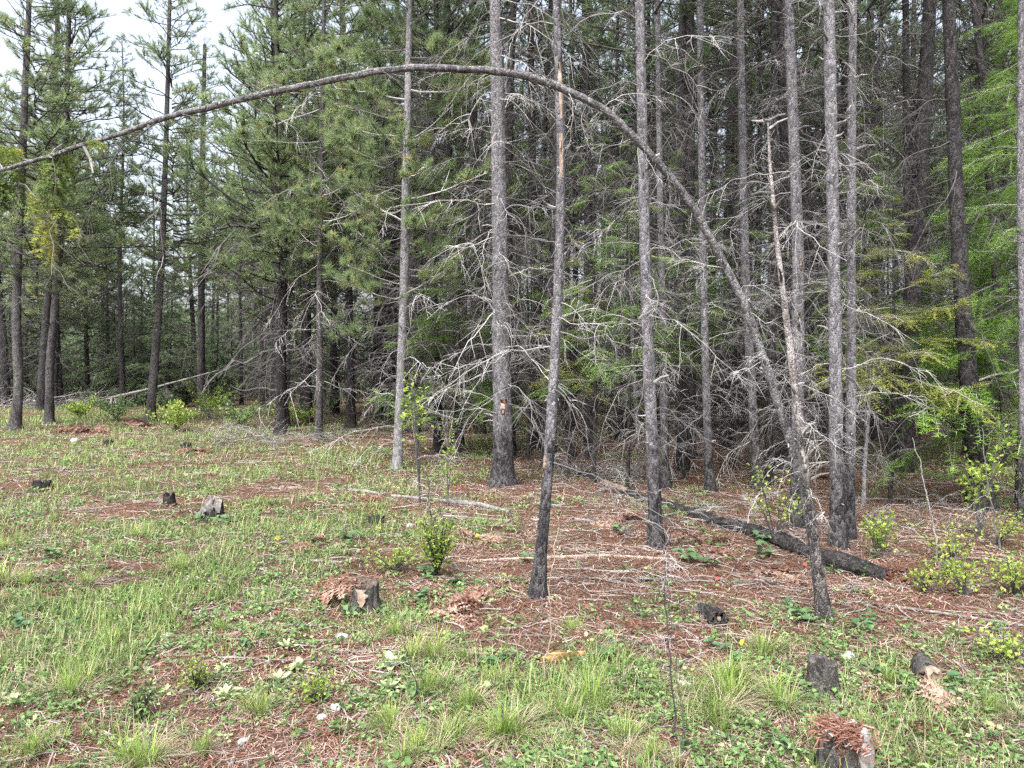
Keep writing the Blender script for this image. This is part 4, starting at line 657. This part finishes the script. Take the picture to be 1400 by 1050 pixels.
for (x, y) in ((1015, 892), (519, 729), (380, 744), (653, 740)):
    b = P(x, y); e = empty("yellow_flower", b, "small yellow flower on a short stem near " + near(b), "flower", "yellow flowers near " + near(b)); g = Geo(); h_ = .05; g.tube([[0, 0, -.01], [.003, 0, h_ / 2], [0, 0, h_]], [.0015] * 3, 4); ob("stem", g.mesh("stem", M['cover']), e); g = Geo()
    for i in range(30):
        c = rng.normal(0, .007, 3) + [0, 0, h_ + .006]; g.soup([[c, c + rng.normal(0, .008, 3), c + rng.normal(0, .008, 3)]], U())
    ob("blossom", g.mesh("blossom", M['yellow']), e)

# ------------------------------------------------------------------ sedge tussocks
def blades(g, base, az, tilt, L, wd, bend, rnd, mat_=0, segs=3):
    n = len(base); x = np.linspace(0, 1, segs + 1); d = np.stack([np.cos(az), np.sin(az), 0 * az], 1); s = np.stack([-np.sin(az), np.cos(az), 0 * az], 1); P_ = []
    for t in x:
        th = tilt + bend * t; hor = np.sin(tilt + bend * t * .5) * L * t; ver = np.cos(tilt + bend * t * .5) * L * t; P_.append(base + d * hor[:, None] + np.array([0, 0, 1.]) * ver[:, None])
    for i in range(segs):
        w0 = (wd * (1 - x[i] ** 1.5) / 2)[:, None]; w1 = (wd * (1 - x[i + 1] ** 1.5) / 2)[:, None]
        if i < segs - 1: g.soup(np.stack([P_[i] - s * w0, P_[i] + s * w0, P_[i + 1] + s * w1, P_[i + 1] - s * w1], 1), rnd, mat_)
        else: g.soup(np.stack([P_[i] - s * w0, P_[i] + s * w0, P_[i + 1]], 1), rnd, mat_)
TU = []
for v_ in range(8):
    gg = Geo(); gs = Geo()
    for c_ in range(5):                                  # several uneven shoots make one tussock
        cx_, cy_ = rng.normal(0, .16, 2); hz = U(.45, 1.0); ax = U(0, 6.283); n = int(U(22, 60)); a = rng.normal(ax, 1.6, n); r_ = .07 * np.sqrt(U(0, 1, n)); base = np.stack([cx_ + r_ * np.cos(a), cy_ + r_ * np.sin(a), 0 * a - .02], 1)
        blades(gg, base, a, np.abs(rng.normal(.15, .25, n)), hz * U(.35, 1.0, n), U(.009, .018, n), np.abs(rng.normal(.7, .55, n)), np.clip(rng.normal(.62, .17, n) + U(-.12, .12), .38, 1), segs=4)
        n = int(U(35, 70)); a = rng.normal(ax + 3, 1.9, n); base = np.stack([cx_ + r_.mean() * np.cos(a), cy_ + r_.mean() * np.sin(a), 0 * a], 1); blades(gs, base, a, U(.3, 1.0, n), hz * U(.35, 1.0, n), U(.008, .015, n), U(.7, 2.0, n), U(.02, .34, n), segs=4)
    TU.append((gg.mesh("green_blades", M['tuss']), gs.mesh("straw_blades", M['tuss'])))
TS = [(640, 962, 90), (600, 950, 75), (620, 1010, 90), (570, 1035, 80), (690, 1000, 90), (770, 985, 110), (800, 965, 80), (850, 1020, 95), (890, 1040, 90), (965, 985, 90), (985, 965, 95), (1000, 930, 70), (298, 862, 62), (195, 1045, 100), (70, 1005, 80), (30, 1030, 90), (355, 975, 60), (270, 1030, 70), (1370, 985, 85), (1180, 1000, 90), (1205, 930, 60), (945, 945, 80), (890, 930, 60), (530, 1000, 60), (5, 800, 110), (8, 750, 60), (245, 780, 46), (120, 800, 44), (785, 862, 80), (370, 690, 40), (355, 690, 34), (675, 935, 60), (590, 900, 60), (730, 1020, 70), (640, 905, 55), (1070, 965, 60), (420, 1030, 50), (150, 880, 60), (1300, 1040, 70), (1060, 900, 70), (540, 870, 50), (190, 735, 40), (100, 950, 60)]
for (x, y, hp) in TS:
    b = P(x, y); s = hp * b[1] / F * U(.5, 1.2) * (.7 if x < 60 else 1); e = empty("sedge_tussock", b, "yellow-green sedge tussock with straw-coloured dead blades near " + near(b), "grass tussock", "sedge tussocks near " + near(b), (0, 0, U(0, 6.28)), (s * U(1, 1.3), s * U(1, 1.3), s))
    gr, ss = TU[int(U(0, 8))]; ob("green_blades", gr, e)
    if U() < .9: ob("straw_blades", ss, e, (0, 0, 0), (0, 0, U(0, 6)))

# ------------------------------------------------------------------ ground layer nobody could count
def field(n, y0, y1, pw=1.0, spread=.86):
    u_ = U(0, 1, n); Yy = y0 * (y1 / y0) ** (u_ ** pw); x = U(-1, 1, n) * (spread * Yy + .6); return x, Yy
def green(x, y):
    g_ = .55 * vn(x, y, 1.3, 11) + .3 * vn(x, y, .45, 12) + .15 * vn(x, y, .16, 13); px = CX + F * x / y; g_ = (g_ - .5) * 1.5 + .5
    g_ = g_ + .20 * np.clip((560 - px) / 300, -.6, 1) + .09 * np.clip((4.6 - y) / 1.2, 0, 1) - .06 * np.clip((px - 650) / 300, 0, 1) * (y > 4.3)
    g_ = g_ + .22 * np.clip(1 - np.abs(px - 740) / 330, 0, 1) * np.clip((4.35 - y) / .6, 0, 1)
    g_ = g_ + .10 * np.clip((y - 8) / 3, 0, 1) * (px > 600) * (vn(x, y, 1.8, 14) > .5)
    return g_
def keep(x, y, thr, soft=.08): return green(x, y) + rng.normal(0, soft, len(x)) > thr
# fallen needles
x, y = field(290000, 2.2, 22, .85); k = rng.random(len(x)) < np.clip(1.5 - 1.2 * green(x, y), .3, 1); x, y = x[k], y[k]; n = len(x); a = U(0, 6.283, n); L = U(.02, .07, n) * (.8 + y * .06); wd = .0012 + .0005 * y; tl = rng.normal(0, .22, n)
c = np.stack([x, y, gh(x, y) + .006 + np.abs(rng.normal(0, .009, n))], 1); d = np.stack([np.cos(a), np.sin(a), tl], 1) * L[:, None] / 2; s = np.stack([-np.sin(a), np.cos(a), 0 * a], 1) * wd[:, None] / 2
g = Geo(); g.soup(np.stack([c - d - s, c - d + s, c + d + s, c + d - s], 1), np.clip(rng.normal(.44, .28, n) + .5 * (vn(x, y, .5, 21) - .5), 0, 1)); tag(ob("needle_litter", g.mesh("needle_litter", M['litter'])), "reddish brown fallen pine needles covering the forest floor", "needle litter", kind="stuff")
# grass
x, y = field(190000, 2.2, 30, .9); k = keep(x, y, .66, .08) & (vn(x, y, .25, 15) > .45); x, y = x[k], y[k]; n = len(x); g = Geo(); sc = .9 + .045 * y
blades(g, np.stack([x, y, gh(x, y) - .004], 1), U(0, 6.283, n), U(.05, .7, n), U(.035, .11, n) * sc * (.7 + .8 * vn(x, y, .5, 17)), .0028 + .0008 * y, U(0, 1.2, n), np.clip(rng.normal(.55, .24, n) + .35 * (vn(x, y, .6, 18) - .5), 0, 1), segs=2)
tag(ob("grass", g.mesh("grass", M['grass'])), "short patchy green and straw grass of the clearing", "grass", kind="stuff")
# taller grass in loose patches
x, y = field(60000, 2.3, 16, .9); k = (vn(x, y, .38, 41) + .55 * (green(x, y) - .5) > .84) ; x, y = x[k], y[k]; n = len(x); g = Geo(); hv = .5 + 1.0 * vn(x, y, .5, 42)
blades(g, np.stack([x, y, gh(x, y) - .004], 1), U(0, 6.283, n), np.abs(rng.normal(.2, .25, n)), U(.08, .22, n) * hv, .003 + .0006 * y, np.abs(rng.normal(.6, .6, n)), np.clip(rng.normal(.55, .2, n) + .5 * (vn(x, y, .8, 43) - .5), .02, 1), segs=3)
tag(ob("tall_grass", g.mesh("tall_grass", M['grass'])), "loose taller green grass growing in patches of the clearing", "grass", kind="stuff")
# broad-leaved herbs
x, y = field(1900, 2.3, 14, .9); k = vn(x, y, .6, 45) > .5; x, y = x[k], y[k]; n = len(x); m_ = 8; g = Geo(); sz = U(.014, .036, n); xx = np.repeat(x, m_); yy = np.repeat(y, m_); s2 = np.repeat(sz, m_)[:, None]; a = U(0, 6.283, n * m_); d = unit(np.stack([np.cos(a), np.sin(a), U(-.2, .5, n * m_)], 1)); sp = s2[:, 0] * U(.2, 1.8, n * m_)
c = np.stack([xx + np.cos(a) * sp, yy + np.sin(a) * sp, gh(xx, yy) + s2[:, 0] * U(.2, 1.3, n * m_)], 1); leaves(c, d, s2 * 1.2, s2 * .9, np.clip(np.repeat(rng.normal(.28, .25, n), m_) + rng.normal(0, .08, n * m_), 0, 1), g)
tag(ob("herbs", g.mesh("herbs", M['cover'])), "broad-leaved green herbs dotted over the litter", "herbs", kind="stuff")
# dead straw lying through the grass
x, y = field(60000, 2.2, 20, .9); k = keep(x, y, .52, .10); x, y = x[k], y[k]; n = len(x); g = Geo()
blades(g, np.stack([x, y, gh(x, y) + .002], 1), U(0, 6.283, n), U(.7, 1.45, n), U(.04, .13, n) * (.8 + .05 * y), .0018 + .0005 * y, U(.1, .9, n), np.clip(rng.normal(.14, .1, n), 0, .3), segs=2)
tag(ob("straw", g.mesh("straw", M['tuss'])), "dead straw-coloured grass lying flat over the clearing", "dry grass", kind="stuff")
# low herbs: whorls of little leaves
x, y = field(34000, 2.2, 32, .9); k = keep(x, y, .53, .09); x, y = x[k], y[k]; n = len(x); m_ = 7; g = Geo(); sz = U(.012, .026, n) * (.9 + .05 * y); hh = U(.005, .05, n)
xx = np.repeat(x, m_); yy = np.repeat(y, m_); s2 = np.repeat(sz, m_); a = U(0, 6.283, n * m_); d = unit(np.stack([np.cos(a), np.sin(a), U(-.2, .7, n * m_)], 1)); sp = np.repeat(sz, m_) * U(0, 1.6, n * m_)
c = np.stack([xx + np.cos(a) * sp, yy + np.sin(a) * sp, gh(xx, yy) + .006 + np.repeat(hh, m_) * U(.3, 1, n * m_)], 1); leaves(c, d, s2[:, None] * 1.25, s2[:, None] * .85, np.clip(np.repeat(rng.normal(.45, .22, n), m_) + rng.normal(0, .1, n * m_), 0, 1), g)
tag(ob("ground_cover", g.mesh("ground_cover", M['cover'])), "low leafy herbs spread through the clearing", "ground cover", kind="stuff")
# dry broad leaf scraps and bark flakes
x, y = field(22000, 2.2, 18, .9); n = len(x); a = U(0, 6.283, n); d = unit(np.stack([np.cos(a), np.sin(a), U(-.25, .35, n)], 1)); g = Geo(); c = np.stack([x, y, gh(x, y) + U(.005, .022, n)], 1); leaves(c, d, U(.008, .028, (n, 1)) * (.8 + .06 * y[:, None]), U(.005, .014, (n, 1)) * (.8 + .06 * y[:, None]), np.clip(rng.normal(.5, .3, n), 0, 1), g)
tag(ob("leaf_litter", g.mesh("leaf_litter", M['fern'])), "dry leaf scraps and bark flakes strewn over the ground", "leaf litter", kind="stuff")
# twig litter
g = Geo(); x, y = field(7500, 2.2, 22, .95)
for i in range(len(x)):
    a = U(0, 6.283); l = U(.06, .34) * (.7 + .05 * y[i]); t_ = np.linspace(-.5, .5, 4); be = rng.normal(0, .07, 4) * l; xs = x[i] + np.cos(a) * t_ * l - np.sin(a) * be; ys = y[i] + np.sin(a) * t_ * l + np.cos(a) * be
    g.tube(np.stack([xs, ys, gh(xs, ys) + .012 + np.abs(rng.normal(0, .008, 4))], 1), np.linspace(1, .5, 4) * (.0012 + .0004 * y[i]) * U(.7, 1.6), 3)
tag(ob("twig_litter", g.mesh("twig_litter", M['twig_lit'])), "thin grey twigs strewn over the ground", "twig litter", kind="stuff")
# larger loose sticks, each its own
SK = []
for _ in range(8):
    g = Geo(); p_ = np.stack([np.linspace(-.5, .5, 9), np.cumsum(rng.normal(0, .02, 9)), np.zeros(9)], 1); p_[:, 1] -= p_[:, 1].mean(); g.tube(p_, np.linspace(.012, .006, 9), 5, wob=.3, sd=_)
    for k_ in range(int(U(0, 4))): j = int(U(2, 8)); g.tube(p_[j] + np.array([U(.3, 1), U(-1, 1), U(0, .5)]) * np.linspace(0, 1, 4)[:, None] * U(.08, .25), [.005, .004, .003, .002], 4)
    SK.append(g.mesh("stick", M['twig_lit']))
for i in range(110):
    yy_ = 2.9 * (16 / 2.9) ** U(0, 1); xx_ = U(-.68, .68) * yy_; a = U(-.7, .7) + (math.pi if U() < .5 else 0); l = U(.25, .75) * (.6 + .06 * yy_); dx, dy = math.cos(a) * .5 * l, math.sin(a) * .5 * l; z0, z1 = float(gh(xx_ - dx, yy_ - dy)), float(gh(xx_ + dx, yy_ + dy))
    tag(ob("fallen_stick", SK[i % 8], None, (xx_, yy_, (z0 + z1) / 2 + .012), (U(-.3, .3), -math.atan2(z1 - z0, l), a), (l, l, l)), "thin loose stick on the ground litter near " + near((xx_, yy_)), "stick", "loose sticks near " + near((xx_, yy_)))

# the wooded slope far behind
n = 80000; y = U(40, 125, n) ; x = U(-.9, .9, n) * y; top_ = 1.4 + 3.4 * vn(x, y, 3.5, 31); z = gh(x, y) + top_ * U(0, 1, n); c = np.stack([x, y, z], 1); d = unit(rng.normal(0, 1, (n, 3))); g = Geo()
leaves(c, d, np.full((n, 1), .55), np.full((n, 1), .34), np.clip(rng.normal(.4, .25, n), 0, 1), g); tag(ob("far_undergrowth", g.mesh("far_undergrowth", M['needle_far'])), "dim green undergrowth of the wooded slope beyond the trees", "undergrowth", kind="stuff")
